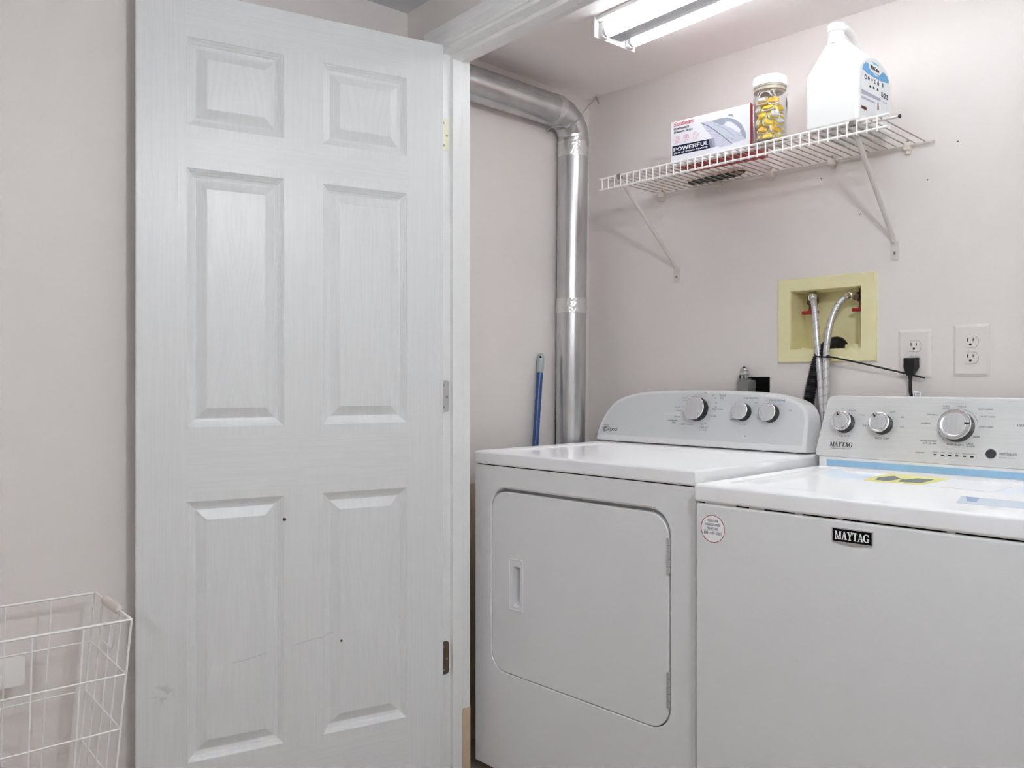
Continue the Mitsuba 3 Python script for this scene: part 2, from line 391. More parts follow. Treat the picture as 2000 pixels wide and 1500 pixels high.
for y in (-.053, .053):
    tk = nm('tube', lt)
    tb = ll(tube([(.026, y, -.0430), (LL - .026, y, -.0430)], .0160, 20))
    scene[tk] = mikit.ply(tb, 'tube_glass', smooth=50, emitter={'type': 'area', 'radiance': {'type': 'rgb', 'value': [TUBE_L * c for c in LAMP_TINT]}})
    for x, s in ((.003, 1), (LL - .003, -1)):
        obj('lamp_holder', ll(rbox(min(x, x + s * .014), y - .013, -.059, max(x, x + s * .014), y + .013, -.014, .004, 8)), 'white_plastic', lt)
        obj('tube_cap', ll(cyl((x + s * .013, y, -.0430), (x + s * .025, y, -.0430), .0140, 16)), 'zinc', lt)

def lamp_light(L): return {'type': 'area', 'radiance': {'type': 'rgb', 'value': [L * c for c in LAMP_TINT]}}
pl = thing('pendant_lamp', 'round white glowing pendant lamp in the room just before the closet', 'pendant lamp')
PX, PY, PZL, PRL = -.04, .70, 1.90, .060
obj('canopy', lathe([(.045, -.004), (.055, -.018), (.055, 0)][::-1], 24, frame((PX, PY, 2.189), (1, 0, 0), (0, 1, 0))), 'white_metal', pl)
obj('cord', cyl((PX, PY, PZL + PRL), (PX, PY, 2.18), .003, 8), 'white_plastic', pl)
obj('socket', lathe([(.030, PRL - .012), (.030, PRL + .020), (.010, PRL + .035)], 24, frame((PX, PY, PZL), (1, 0, 0), (0, 1, 0))), 'white_metal', pl)
gl = trimesh.creation.icosphere(4, PRL); gl.apply_translation((PX, PY, PZL))
scene[nm('globe', pl)] = mikit.ply(gl, 'tube_glass', smooth=True, emitter=lamp_light(LAMP_L))
fl_ = thing('ceiling_lamp', 'round white flush ceiling lamp further back in the room', 'ceiling light')
F = frame((.75, -1.45, 2.189), (1, 0, 0), (0, 1, 0))
obj('base', lathe([(.15, -.018), (.155, -.012), (.155, 0)], 40, F), 'white_metal', fl_)
scene[nm('diffuser', fl_)] = mikit.ply(lathe([(0, -.065), (.05, -.061), (.095, -.048), (.125, -.030), (.138, -.016)], 32, F), 'tube_glass', smooth=50, emitter=lamp_light(LAMP2_L))

# ================================================================== DRYER
DX0, DX1, DY, DR = -1.803, -1.057, 1.583, 2.222
FR = lambda y: frame((0, y, 0), (1, 0, 0), (0, 0, 1))        # x = X, y = Z, z = towards the room
dry = thing('dryer', 'white dryer with grey arched control panel, between the duct and the washer', 'dryer')
hole = rr(-1.738, .3075, -1.1235, .8275, .060, 8)
cabp = sbox(DX0, .03, DX1, .8822).difference(Polygon(hole))
def rect_ring(x0, z0, x1, z1, r, y, n=8): return np.array([(x, y, z) for x, z in rr(x0, z0, x1, z1, r, n)])
opening = loft([rect_ring(-1.738, .3075, -1.1235, .8275, .060, DY), rect_ring(-1.7355, .3095, -1.1265, .8225, .056, DY + .003), rect_ring(-1.7350, .3100, -1.1270, .8215, .055, DY + .036)], False, True)
cab = cat(ext(cabp, .012, FR(DY + .012)), opening, bx(DX0, DY + .012, .03, DX0 + .012, DR, .8822), bx(DX1 - .012, DY + .012, .03, DX1, DR, .8822), bx(DX0, DR - .01, .03, DX1, DR, .8822), bx(DX0 + .012, DY + .045, .03, DX1 - .012, DR, .05))
obj('cabinet', cab, 'enamel_door', dry, 20)
obj('top_gap', bx(DX0 + .006, DY + .006, .878, DX1 - .006, DR - .004, .8875), 'black_gap', dry, False, label='dark gap under the top')
topm = tri2man(rbox(DX0 - .003, DY - .004, .8845, DX1 + .003, DR, .9210, .0070, 16))
dish = m3.Manifold.batch_hull([m3.Manifold.cylinder(.02, .014, .030, 20).translate([x, y, .9172]) for x in (DX0 + .06, DX1 - .06) for y in (DY + .060, 2.085)])
obj('top', man2tri(topm - dish), 'enamel_lid', dry, 25)
# door: slab with a sunk pull
dd = rr(-1.7335, .3120, -1.1312, .8125, .053, 8)
pull = (-1.6465, .5015, -1.6180, .6115)
dslab = Polygon(dd).difference(Polygon(rr(*pull, .003, 3)))
dk = obj('door', cat(ext(dslab, .016, FR(DY + .0185)), loft([[(x, DY + .0025, z) for x, z in dd], [(x, DY + .0012, z) for x, z in rr(-1.7322, .3133, -1.1325, .8112, .0517, 8)]], False, False),
     ext(Polygon(rr(-1.7322, .3133, -1.1325, .8112, .0517, 8)).difference(Polygon(rr(*pull, .003, 3))), .0013, FR(DY + .0025))), 'enamel_door', dry, 25)
px0, pz0, px1, pz1 = pull
pocket = loft([rect_ring(px0, pz0, px1, pz1, .003, DY, 3), rect_ring(px0 + .003, pz0 + .018, px1 - .002, pz1 - .003, .003, DY + .030, 3)], False, True)
rim = loft([rect_ring(-1.6620, .4900, -1.6090, .6320, .004, DY + .0015, 3), rect_ring(-1.6615, .4905, -1.6095, .6315, .004, DY - .0012, 3), rect_ring(-1.6595, .4925, -1.6115, .6295, .004, DY - .0012, 3),
            rect_ring(-1.6585, .4935, -1.6125, .6285, .004, DY + .0002, 3), rect_ring(px0, pz0, px1, pz1, .003, DY, 3)], False, False)
obj('handle', cat(pocket, rim), 'enamel_door', dk, 20, label='recessed pull of the dryer door')
for z0, z1 in ((.677, .760), (.368, .451)):
    zz = np.linspace(z0, z1, 6)
    obj('hinge', cat([cyl((-1.1295, DY - .0005, a + .0004), (-1.1295, DY - .0005, b - .0004), .0048, 12) for a, b in zip(zz[:-1], zz[1:])]), 'zinc', dk)
for x in (DX0 + .05, DX1 - .05):
    for y in (DY + .06, DR - .06):
        obj('foot', lathe([(.018, 0), (.018, .012), (.008, .014), (.008, .032)], 14, frame((x, y, 0), (1, 0, 0), (0, 1, 0))), 'black_plastic', dry)
# console
TL = .25
def con(x, z, off=0.0, tl=TL, y0=2.135, z0=.925):
    nl = math.hypot(1, tl)
    return np.array([x, y0 + tl * (z - z0) - off / nl, z + off * tl / nl])
def cframe(x, z, off=0.0, **k):
    tl = k.get('tl', TL); return frame(con(x, z, off, **k), (1, 0, 0), (0, tl, 1))
def offset_in(P, d):
    P = np.asarray(P, float); n = len(P); out = []
    for i in range(n):
        e0 = P[i] - P[i - 1]; e1 = P[(i + 1) % n] - P[i]
        n0 = np.array([e0[1], -e0[0]]) / np.linalg.norm(e0); n1 = np.array([e1[1], -e1[0]]) / np.linalg.norm(e1)
        b = n0 + n1; b /= np.linalg.norm(b)
        out.append(P[i] - b * d / max(.45, b @ n0))
    return np.array(out)
arc_r = spline([(-1.0725, .9690, 0), (-1.0738, .9990, 0), (-1.0790, 1.0285, 0), (-1.0935, 1.0530, 0), (-1.1340, 1.0715, 0), (-1.2080, 1.0850, 0), (-1.2920, 1.0908, 0), (-1.38, 1.0925, 0), (-1.4695, 1.0927, 0), (-1.5500, 1.0915, 0), (-1.6244, 1.0880, 0), (-1.7048, 1.0745, 0), (-1.7639, 1.0465, 0), (-1.7975, .9996, 0), (-1.8130, .9560, 0)], 60)[:, :2]
outl = np.vstack([[(-1.8150, .9250), (-1.0715, .9250)], arc_r])
ck_rings = []
for ins, off in ((.0060, .0055), (.0022, .0045), (.0, .0008)):
    ck_rings.append([con(x, z, off) for x, z in offset_in(outl, ins)])
ck_rings.append([(x, DR, z) for x, z in outl])
obj('console', loft(ck_rings[::-1]), 'enamel', dry, 28)
faceo = np.vstack([[(-1.8085, .9425), (-1.0855, .9425)], offset_in(outl, .0105)[2:]])
faceo[:, 0] = np.minimum(faceo[:, 0], -1.0855)
faceo = faceo[faceo[:, 1] > .941]
fpoly = Polygon([(x, z - .925) for x, z in faceo]).buffer(0)
sc = math.hypot(1, TL)
CF = frame(con(0, .925, .0052), (1, 0, 0), (0, TL, 1))
cpan = obj('control_panel', ext(affinity.scale(fpoly, 1, sc, origin=(0, 0)), .0008, CF), 'silver_paint', dry, False, label='silver grey arched control panel')
def knob(parent, M, r, h, pointer=None):
    k = obj('knob', lathe([(r * 1.0, 0), (r * 1.0, h * .55), (r * .97, h * .86)], 40, M), 'black_plastic', parent, label='black sided knob with a silver face')
    obj('chrome_ring', lathe([(r * .97, h * .84), (r * 1.0, h * .90), (r * .99, h * .97), (r * .95, h), (r * .90, h * .985)], 40, M), 'chrome', k)
    return k
for x, z, r, h, ang in ((-1.4315, 1.0330, .0365, .027, -25), (-1.2760, 1.0285, .0262, .026, -45), (-1.1885, 1.0275, .0262, .026, 80)):
    KM = cframe(x, z, .006)
    k = knob(dry, KM, r, h)
    obj('cap', lathe([(r * .91, h * .93), (r * .91, h * .985), (0, h * .995)], 40, KM), 'knob_cap', k)
    a = math.radians(ang)
    obj('pointer', ext(affinity.rotate(sbox(r * .55, -.0007, r * .90, .0007), ang, origin=(0, 0)), .0005, KM, h * .993), 'white_ink', k, False)
lets, greys, whites, blues = [], [], [], []
def ct(s, x, z, h, lst=lets, **k): lst.append(text(s, h, cframe(x, z, .0061), .0003, **k))
ct('Whirlpool', -1.7600, .9555, .0125, slant=.25, width=.062)
ct('CABRIO', -1.7800, .9725, .004, greys)
for s, x, z in (('Heavy', -1.483, 1.066), ('Duty', -1.483, 1.059), ('Normal', -1.5045, 1.0365), ('Casual', -1.4985, 1.0265), ('Delicate', -1.502, 1.0075), ('Off', -1.412, 1.0815), ('80', -1.384, 1.0745), ('70', -1.376, 1.0655), ('60', -1.371, 1.0525), ('50', -1.370, 1.0405), ('30', -1.3725, 1.0290), ('20', -1.398, .9905), ('15', -1.409, .9880)):
    ct(s, x, z, .0042, greys)
ct('Timed', -1.353, 1.074, .0055); ct('Dry', -1.353, 1.0665, .0055)
ct('Wrinkle Shield', -1.362, 1.0340, .0042, greys); ct('Touch Up', -1.377, 1.0135, .0042, greys); ct('10', -1.389, 1.0040, .0042, greys)
ct('Automatic', -1.517, .9950, .0055); ct('Dry', -1.512, .9885, .0055); ct('Less Dry   More Dry', -1.466, .9855, .0042)
ct('Fluff Air', -1.402, .9770, .0055); ct('(no heat)', -1.403, .9710, .004, greys)
whites += [ext(sbox(-.025, -.0007, .025, .0007), .0003, cframe(-1.5240, 1.0165, .0061))]
ct('TEMPERATURE', -1.257, 1.0680, .0050); ct('High', -1.239, 1.0555, .0045, greys); ct('Low', -1.224, 1.0115, .0045, blues); ct('Medium', -1.303, 1.005, .0045, greys); ct('Air', -1.281, .992, .0045, greys); ct('Only', -1.268, .992, .0045, greys)
ct('CYCLE SIGNAL', -1.1735, 1.0625, .0050, blues); ct('Off', -1.163, 1.0515, .0042, greys); ct('On', -1.130, 1.0350, .0042, greys); ct('Soft', -1.2265, 1.0400, .0042, greys)
lets.append(lathe([(.0016, 0), (.0016, .0004), (0, .0005)], 12, cframe(-1.2600, .9610, .0061)))
ring_o = affinity.scale(Point(0, 0).buffer(1, 24), .016, .0085); ring_i = affinity.translate(affinity.scale(Point(0, 0).buffer(1, 24), .0145, .0068), .0015, -.0006)
lets.append(ext(affinity.rotate(ring_o.difference(ring_i), 20), .0002, cframe(-1.7760, .9620, .0061)))
obj('lettering', cat(lets), 'dark_ink', cpan, False, label='dark printed lettering and logo')
obj('lettering', cat(greys), 'grey_ink', cpan, False, label='small grey printed settings')
obj('lettering', cat(blues), 'blue_ink', cpan, False, label='blue printed settings')
obj('lettering', cat(whites), 'white_ink', cpan, False, label='white printed highlight')

# ================================================================== WASHER
WX0, WX1, WY, WR = -1.0335, -.345, 1.547, 2.222
was = thing('washer', 'white top loading washer with brushed steel control panel, right of the dryer', 'washing machine')
cab = tri2man(rbox(WX0, WY, .03, WX1, WR - .03, .8555, .006, 10))
obj('cabinet', man2tri(cab), 'enamel', was, 25)
obj('top_gap', bx(WX0 + .005, WY + .006, .853, WX1 - .005, WR - .04, .8615), 'black_gap', was, False, label='dark gap under the deck')
spacers = [bx(x, WY + .0035, .8545, x + w, WY + .02, .8595) for x, w in ((-1.010, .075), (-.905, .035), (-.803, .016), (-.716, .010), (-.52, .014), (-.40, .03))]
for m_ in spacers: obj('gap_spacer', m_, 'zinc', was, False)
deck = tri2man(rbox(WX0 - .002, WY - .004, .8585, WX1 + .002, WR - .02, .8965, .0065, 16))
well = m3.Manifold.batch_hull([m3.Manifold.cylinder(.03, .035, .046, 24).translate([x, y, .8840]) for x in (-.9960 + .040, -.3820 - .040) for y in (1.5970 + .040, 2.060)])
obj('deck', man2tri(deck - well), 'enamel_lid', was, 25)
lid = tri2man(rbox(-.9890, 1.6045, .8800, -.3890, 2.1190, .8945, .005, 14))
LZ = .8905
ldish = m3.Manifold.batch_hull([m3.Manifold.cylinder(.02, .050, .100, 28).translate([x, y, LZ]) for x in (-.965 + .058, -.413 - .058) for y in (1.632 + .058, 2.060)])
lk = obj('lid', man2tri(lid - ldish), 'enamel_lid', was, 25)
LF = frame((0, 0, LZ), (1, 0, 0), (0, 1, 0))
def sheet(base, pts, mat, z, parent, label=None, th=.0004):
    return obj(base, ext(Polygon(pts), th, LF, z), mat, parent, False, label=label)
st = sheet('energy_label', [(-.8343, 1.945), (-.8200, 1.915), (-.7002, 1.928), (-.6949, 2.0933), (-.8290, 2.106), (-.8400, 2.09)], 'yellow_sticker', .0002, lk, 'yellow label on the lid')
sheet('print', [(-.8240, 2.000), (-.8080, 1.945), (-.7780, 1.940), (-.7750, 2.010), (-.8100, 2.060)], 'sticker_grey', .0007, st, 'grey printed block')
sheet('print', [(-.7680, 1.990), (-.7560, 1.945), (-.7100, 1.955), (-.7150, 2.050), (-.7500, 2.045)], 'sticker_grey', .0007, st, 'grey printed block')
sheet('paper_label', [(-.6930, 1.925), (-.5526, 1.9030), (-.5480, 2.070), (-.5700, 2.108), (-.6930, 2.090)], 'sticker_white', .0002, lk, 'white paper label on the lid')
curl = [(x, 2.072 + .020 * math.sin(t) - .006 * t, LZ + .0005 + .007 * (1 - math.cos(t))) for t in np.linspace(0, 2.2, 8) for x in (-.566, -.548)]
v = np.array(curl); n = len(v) // 2
obj('paper_curl', trimesh.Trimesh(v, [f for i in range(n - 1) for f in ((2 * i, 2 * i + 1, 2 * i + 3), (2 * i, 2 * i + 3, 2 * i + 2))], process=False), 'sticker_white', lk, False, label='curled corner of the paper label')
bl = sheet('film_label', [(-.5759, 1.797), (-.4000, 1.8000), (-.4000, 1.700), (-.5511, 1.6908)], 'pale_film', .0002, lk, 'pale blue film label on the lid')
sheet('print', [(-.5655, 1.790), (-.5400, 1.788), (-.5262, 1.7250), (-.5436, 1.727)], 'deep_film', .0007, bl, 'dark blue patch')
# console
TW, WK = .30, dict(tl=.30, y0=2.12, z0=.90)
def wc(x, z, off=0.0): return con(x, z, off, **WK)
def wframe(x, z, off=0.0): return cframe(x, z, off, **WK)
wo = np.vstack([rr(-1.0455, .9200, -.333, 1.0815, .014, 5)])
for i in range(len(wo)):                                            # the sides lean in towards the top
    s = (wo[i, 1] - .92) / .16
    wo[i, 0] += .018 * s if wo[i, 0] < -.7 else -.018 * s
wr_ = []
for ins, off in ((.0055, .0050), (.0020, .0038), (.0, .0)):
    wr_.append([wc(x, z, off) for x, z in offset_in(wo, ins)])
wr_.append([(x, DR, z) for x, z in wo])
obj('console', loft(wr_[::-1]), 'brushed_steel', was, 28)
obj('console_base', cat(bx(-1.030, 2.1225, .8945, -.349, DR, .921)), 'white_plastic', was, False)
obj('blue_strip', bx(-1.0085, 2.1195, .8990, -.37, 2.1226, .9145), 'blue_film', was, False, label='blue film strip along the foot of the console')
fpw = Polygon([((x), (z - .90) * math.hypot(1, TW)) for x, z in offset_in(wo, .007)])
fpw = fpw.intersection(sbox(-2, (.9345 - .90) * math.hypot(1, TW), 0, 1))
WCF = frame(wc(0, .90, .0048), (1, 0, 0), (0, TW, 1))
wpan = obj('control_panel', ext(fpw, .0008, WCF), 'brushed_steel', was, False, label='brushed steel control panel')
for x, z, r, h, ang in ((-.9720, 1.0085, .0262, .028, 118), (-.8740, 1.0085, .0262, .028, 125), (-.6960, 1.0100, .0370, .028, 5)):
    KM = wframe(x, z, .0056)
    k = obj('knob', lathe([(r * 1.02, 0), (r * 1.02, h * .5), (r, h * .86)], 40, KM), 'black_plastic', was, label='black sided knob with a wide chrome ring')
    obj('chrome_ring', lathe([(r, h * .84), (r * 1.01, h * .90), (r * .99, h * .98), (r * .93, h * 1.0), (r * .75, h * .95), (r * .70, h * .90)], 40, KM), 'chrome', k)
    obj('cap', lathe([(r * .71, h * .88), (r * .71, h * .96), (r * .67, h * .985), (0, h * 1.0)], 40, KM), 'knob_cap', k)
    obj('pointer', ext(affinity.rotate(Polygon([(r * .62, -.0026), (r * .80, -.0013), (r * .97, -.0012), (r * .97, .0012), (r * .80, .0013), (r * .62, .0026)]), ang, origin=(0, 0)), .0022, KM, h * .96), 'black_plastic', k, False)
lets, greys = [], []
def wt(s, x, z, h, lst=greys, **k): lst.append(text(s, h, wframe(x, z, .0057), .0003, **k))
mg, mw = slab_word('MAYTAG', .0125)
lets.append(ext(affinity.scale(mg, .060 / mw, 1, origin=(0, 0)), .0003, wframe(-1.0040, .9470, .0057)))
wt('COMMERCIAL TECHNOLOGY', -.9740, .9410, .0030, width=.052)
wt('normal', -.956, 1.0405, .004); wt('heavy', -.928, 1.0295, .004); wt('SOIL LEVEL', -.968, .9735, .0042, lets)
wt('warm', -.852, 1.0395, .004); wt('hot', -.826, 1.0265, .004); wt('tap cold', -.912, 1.003, .004); wt('cool', -.826, 1.003, .004); wt('WATER TEMP', -.872, .9720, .0042, lets)
wt('bulky', -.7265, 1.0565, .0042); wt('sheets', -.7265, 1.0510, .0042); wt('normal', -.6910, 1.0560, .0042); wt('quick wash', -.6400, 1.0510, .0044); wt('delicates', -.7560, 1.0350, .0044)
wt('whites', -.7690, 1.0130, .005, lets); wt('hand wash', -.6330, 1.0340, .0046); wt('cold wash', -.6350, 1.0100, .0046, lets); wt('soak', -.6530, .9860, .0046, lets)
wt('clean washer', -.7590, .9715, .0046, lets); wt('with affresh', -.7555, .9655, .0042, lets); wt('drain & spin', -.6980, .9650, .0050, lets); wt('rinse', -.6660, .9690, .0048, lets); wt('& spin', -.6640, .9635, .0048, lets)
wt('progress', -.7750, .9430, .0036, lets)
for i, s in enumerate(('sensing', 'wash', 'rinse', 'spin', 'done', 'lid locked')):
    x = -.7402 + i * .01634
    obj('indicator_light', rl(bx(0, 0, 0, .001, .001, .001)) if False else ext(Polygon(rr(-.0036, -.0015, .0036, .0015, .0012, 3)), .0006, wframe(x, .9412, .0056)), 'black_gap', was, False)
    wt(s, x, .9462, .0030)
wt('start/pause', -.6020, .9490, .0078, lets, center=False, width=.036)
wt('hold 3 sec. to cancel', -.6020, .9420, .0036, center=False, width=.032)
wt('LID', -.5640, 1.0150, .006, lets)
greys.append(ext(LineString([(.044 * math.cos(math.radians(a)), .044 * math.sin(math.radians(a))) for a in range(180, 236, 4)]).buffer(.0004), .0003, wframe(-.6960, 1.0100, .0057)))
greys.append(ext(LineString([(.044 * math.cos(math.radians(a)), .044 * math.sin(math.radians(a))) for a in range(15, 95, 4)]).buffer(.0004), .0003, wframe(-.6960, 1.0100, .0057)))
obj('lettering', cat(lets), 'dark_ink', wpan, False, label='dark printed lettering and logo')
obj('lettering', cat(greys), 'grey_ink', wpan, False, label='small grey printed settings')
bt = obj('start_button', lathe([(.0123, 0), (.0123, .0022), (.0112, .0030)], 28, wframe(-.6185, .9500, .0056)), 'zinc', was, label='round grey start button')
obj('cap', lathe([(.0114, .0022), (.0108, .0034), (0, .0040)], 28, wframe(-.6185, .9500, .0056)), 'dark_ink', bt)
# badge and register sticker on the front
WF = FR(WY)
bd = obj('badge', cat(ext(Polygon([(-.7242, .8143), (-.7242, .8412), (-.6462, .8412), (-.6462, .8143), (-.6852, .8100)]), .0030, WF)), 'zinc', was, False, label='nameplate with a silver frame')
obj('plate', ext(sbox(-.7222, .8158, -.6482, .8392), .0006, WF, .0030), 'black_gap', bd, False)
mg, mw = slab_word('MAYTAG', .0155)
obj('lettering', ext(affinity.translate(affinity.scale(mg, .066 / mw, 1, origin=(0, 0)), -.7182, .8198), .0005, WF, .0036), 'white_ink', bd, False, label='white lettering')
sk = obj('round_sticker', ext(Point(-.9893, .8030).buffer(.0292, 24), .0003, WF), 'sticker_white', was, False, label='round white sticker with a red rim')
obj('rim', ext(Point(-.9893, .8030).buffer(.0296, 24).difference(Point(-.9893, .8030).buffer(.0282, 24)), .0002, WF, .0003), 'sticker_red', sk, False)
tx = [text(s, h, frame((-.9893, WY - .0003, z), (1, 0, 0), (0, 0, 1)), .0002, bold=True, width=w) for s, z, h, w in (('REGISTER', .8180, .0048, .026), ('ENREGISTRER', .8095, .0048, .038), ('REGISTRE', .8010, .0048, .026), ('888-909-3381', .7910, .0055, .044))]
tx.append(ext(sbox(-1.012, .7988, -.966, .7992), .0002, frame((0, WY - .0003, 0), (1, 0, 0), (0, 0, 1))))
obj('lettering', cat(tx), 'dark_ink', sk, False)

# ================================================================== DUCT
du = thing('vent_duct', 'galvanised metal vent duct rising in the closet corner and turning along the ceiling', 'duct')
R = .0515
cx = -1.912
pt, pb = np.array([cx, 2.124, 1.945]), np.array([cx, 2.098, .02])
def pipe(p0, p1, r0, r1, n=40): return tube([p0, p1], [r0, r1], n)
mid = pt + (pb - pt) * .295
obj('pipe', pipe(pt, mid + (pt - pb) * .002, R, R * .985), 'galvanised', du)
obj('pipe', pipe(mid, pb, R * .985, R * .97), 'galvanised', du)
obj('pipe', pipe((cx, 1.555, 2.030), (cx, 2.045, 2.030), R, R), 'galvanised', du)
# elbow of four gores
th = np.radians([0, 22, 45, 68, 90]); c0 = np.array([cx, 2.045, 1.945]); er = .082
ep = [np.array([cx, 2.030, 2.030])] + [c0 + np.array([0, er * math.sin(a), er * math.cos(a)]) for a in th] + [np.array([cx, 2.125, 1.925])]
elb = []
for i, (a, b) in enumerate(zip(ep[:-1], ep[1:])):
    d = (b - a) / np.linalg.norm(b - a) * .003
    elb.append(tube([a - d, b + d], [R * (1.025 if i % 2 else 1.0)] * 2, 36))
obj('elbow', cat(elb), 'galvanised', du)
def band(p, d, w, r): d = np.array(d, float) / np.linalg.norm(d); p = np.array(p, float); return tube([p - d * w / 2, p - d * w / 6, p + d * w / 6, p + d * w / 2], [r, r * 1.006, r * .999, r * 1.004], 36)
dz = (pt - pb)
obj('foil_tape', band((cx, 2.0300, 2.030), (0, 1, 0), .034, R * 1.035), 'foil_tape', du)
obj('foil_tape', band(pt + (pb - pt) * .018, dz, .052, R * 1.03), 'foil_tape', du)
obj('foil_tape', band(mid, dz, .050, R * 1.02), 'foil_tape', du)
sv = np.array([.62, -.78, 0]) * R * 1.0
obj('seam', cat(bx(-.0028, -.0028, 0, .0028, .0028, 1.86)), 'galvanised', du, False)
sk_ = list(scene)[-1]
scene[sk_] = mikit.ply(moved(loft([[(-.003, 0, 0), (.003, 0, 0), (.002, .0022, 0), (-.002, .0022, 0)], [(-.003, 0, 1.90), (.003, 0, 1.90), (.002, .0022, 1.90), (-.002, .0022, 1.90)]]), frame(pb + np.array([.030, -.0395, 0]) , (.80, .60, 0), (.6, -.80, 0)) @ np.array([[1, 0, 0, 0], [0, 1, 0, 0], [0, 0, 1, 0], [0, 0, 0, 1.0]])), 'galvanised', smooth=False)
obj('seam', loft([[(cx + r_ * math.cos(a_), y_, 2.030 + r_ * math.sin(a_)) for r_, a_ in ((.050, .20), (.050, .32), (.0535, .31), (.0535, .21))] for y_ in (1.556, 2.02)]), 'galvanised', du, False)
obj('scratch', tube([pt + (pb - pt) * t + np.array([.052 * math.cos(a), .052 * math.sin(a), 0]) * (1 - .03 * t) * .995 for t, a in ((.395, math.radians(-152)), (.44, math.radians(-147)), (.50, math.radians(-139)), (.56, math.radians(-133)), (.62, math.radians(-130)))], [.0006, .0014, .0018, .0018, .0016], 6), 'dark_hole', du, label='dark gap of the opened duct seam')

hw = thing('hanging_wire', 'thin steel wire holding the duct elbow to a screw in the closet corner', 'wire')
obj('strand', tube(spline([(-1.922, 2.256, 2.1275), (-1.893, 2.170, 2.062), (-1.862, 2.092, 2.000), (-1.866, 2.045, 1.968), (-1.895, 2.012, 1.9665), (-1.930, 2.020, 1.968), (-1.960, 2.070, 1.985)], 60), .0016, 6), 'zinc', hw)
obj('screw', cat(lathe([(.0016, -.022), (.0016, 0), (.005, .001), (.0045, .0035), (0, .0045)], 12, frame((-1.922, 2.258, 2.128), (1, 0, 0), (0, .8, .6)))), 'screw_steel', hw)

# ================================================================== POLE
mp = thing('broom_pole', 'blue broom pole with a grey end cap leaning on the closet side wall', 'broom handle')
p_top, p_bot = np.array([-1.953, 2.009, 1.215]), np.array([-1.900, 1.846, .012])
dv = p_top - p_bot
obj('pole', tube([p_bot, p_bot + dv * .948], .0105, 18), 'blue_pole', mp)
cap = p_bot + dv * .945
obj('end_cap', tube([cap, cap + dv * .012, cap + dv * .035, p_top - dv * .010, p_top - dv * .003, p_top], [.0112, .0122, .0122, .0105, .0085, .004], 18), 'grey_grip', mp)
pd = dv / np.linalg.norm(dv)
hole_o = p_top - pd * .013 + np.array([.0050, -.0068, 0])
obj('hang_hole', tube([hole_o - np.array([.0, -.0015, 0]), hole_o + np.array([.0022, -.0028, 0])], .0036, 12), 'dark_hole', mp, label='dark hanging hole')

# ================================================================== SHELF
sh = thing('wire_shelf', 'white wire shelf on two diagonal braces high on the back wall', 'shelf')
XL, XR = -1.655, -.7905
YB, YF, ZS = 2.2610, 1.9665, 1.7435
obj('back_rod', cyl((-1.676, YB, ZS - .0045), (-.788, YB, ZS - .0045), .0032, 10), 'wire_coating', sh)
obj('lip_rod', cyl((-1.663, YF + .0035, ZS - .001), (-.786, YF + .0035, ZS - .001), .0032, 10), 'wire_white', sh)
obj('lip_rod', cyl((-1.663, YF + .0032, ZS - .0345), (-.790, YF + .0032, ZS - .0290), .0032, 10), 'wire_white', sh)
obj('middle_rod', cyl((-1.649, 1.992, ZS - .0050), (-.772, 1.992, ZS - .0050), .0032, 10), 'wire_coating', sh)
obj('rod_cap', cyl((-.7735, 1.992, ZS - .0050), (-.7690, 1.992, ZS - .0050), .0042, 10), 'dark_ink', sh)
xs = np.linspace(-1.650, -.813, 36)
wmesh = tube([(0, YB + .001, ZS), (0, YF + .006, ZS)], .00165, 7)
lmesh = tube([(0, YF + .007, ZS), (0, YF + .003, ZS - .0002), (0, YF + .0008, ZS - .001), (0, YF, ZS - .005), (0, YF, ZS - .036)], .00175, 7)
lply = mikit.ply(lmesh, 'wire_white', smooth=40)
wply = mikit.ply(wmesh, 'wire_deck', smooth=40)
for x in xs:
    scene[nm('deck_wire', sh)] = {**wply, 'to_world': T().translate([float(x), 0, 0])}
    scene[nm('lip_wire', sh)] = {**lply, 'to_world': T().translate([float(x), 0, 0])}
for x0, x1, z0 in ((-1.585, -1.587, 1.464), (-.872, -.891, 1.464)):
    bk = obj('brace', tube([(x0, 1.972, ZS - .012), (x0, 1.980, ZS - .018), (x1, 2.255, z0 + .040), (x1, 2.262, z0 + .028)], [.0050, .0062, .0062, .0050], 12), 'wire_coating', sh)
    obj('foot', ext(Polygon(rr(x1 - .011, z0 - .020, x1 + .011, z0 + .030, .004, 3)), .0030, FR(2.2695)), 'wire_coating', bk, False)
    obj('screw', lathe([(.0040, 0), (.0036, .0016), (0, .0022)], 10, frame((x1, 2.2665, z0 - .002), (1, 0, 0), (0, 0, 1))), 'screw_steel', bk)
    obj('hook', cat(rbox(x0 - .008, YF - .001, ZS - .010, x0 + .008, YF + .012, ZS + .0035, .002, 8)), 'screw_steel', bk)
for x in (-1.640, -1.425, -1.247, -1.060, -.855):
    ck = obj('wall_clip', cat(rbox(x - .009, 2.250, ZS - .016, x + .009, 2.2695, ZS + .003, .003, 8), rbox(x - .006, 2.262, ZS - .026, x + .006, 2.2695, ZS + .014, .002, 8)), 'clip', sh)
    obj('screw', lathe([(.0035, 0), (.003, .0015), (0, .002)], 10, frame((x, 2.2620, ZS + .0085), (1, 0, 0), (0, 0, 1))), 'screw_steel', ck)

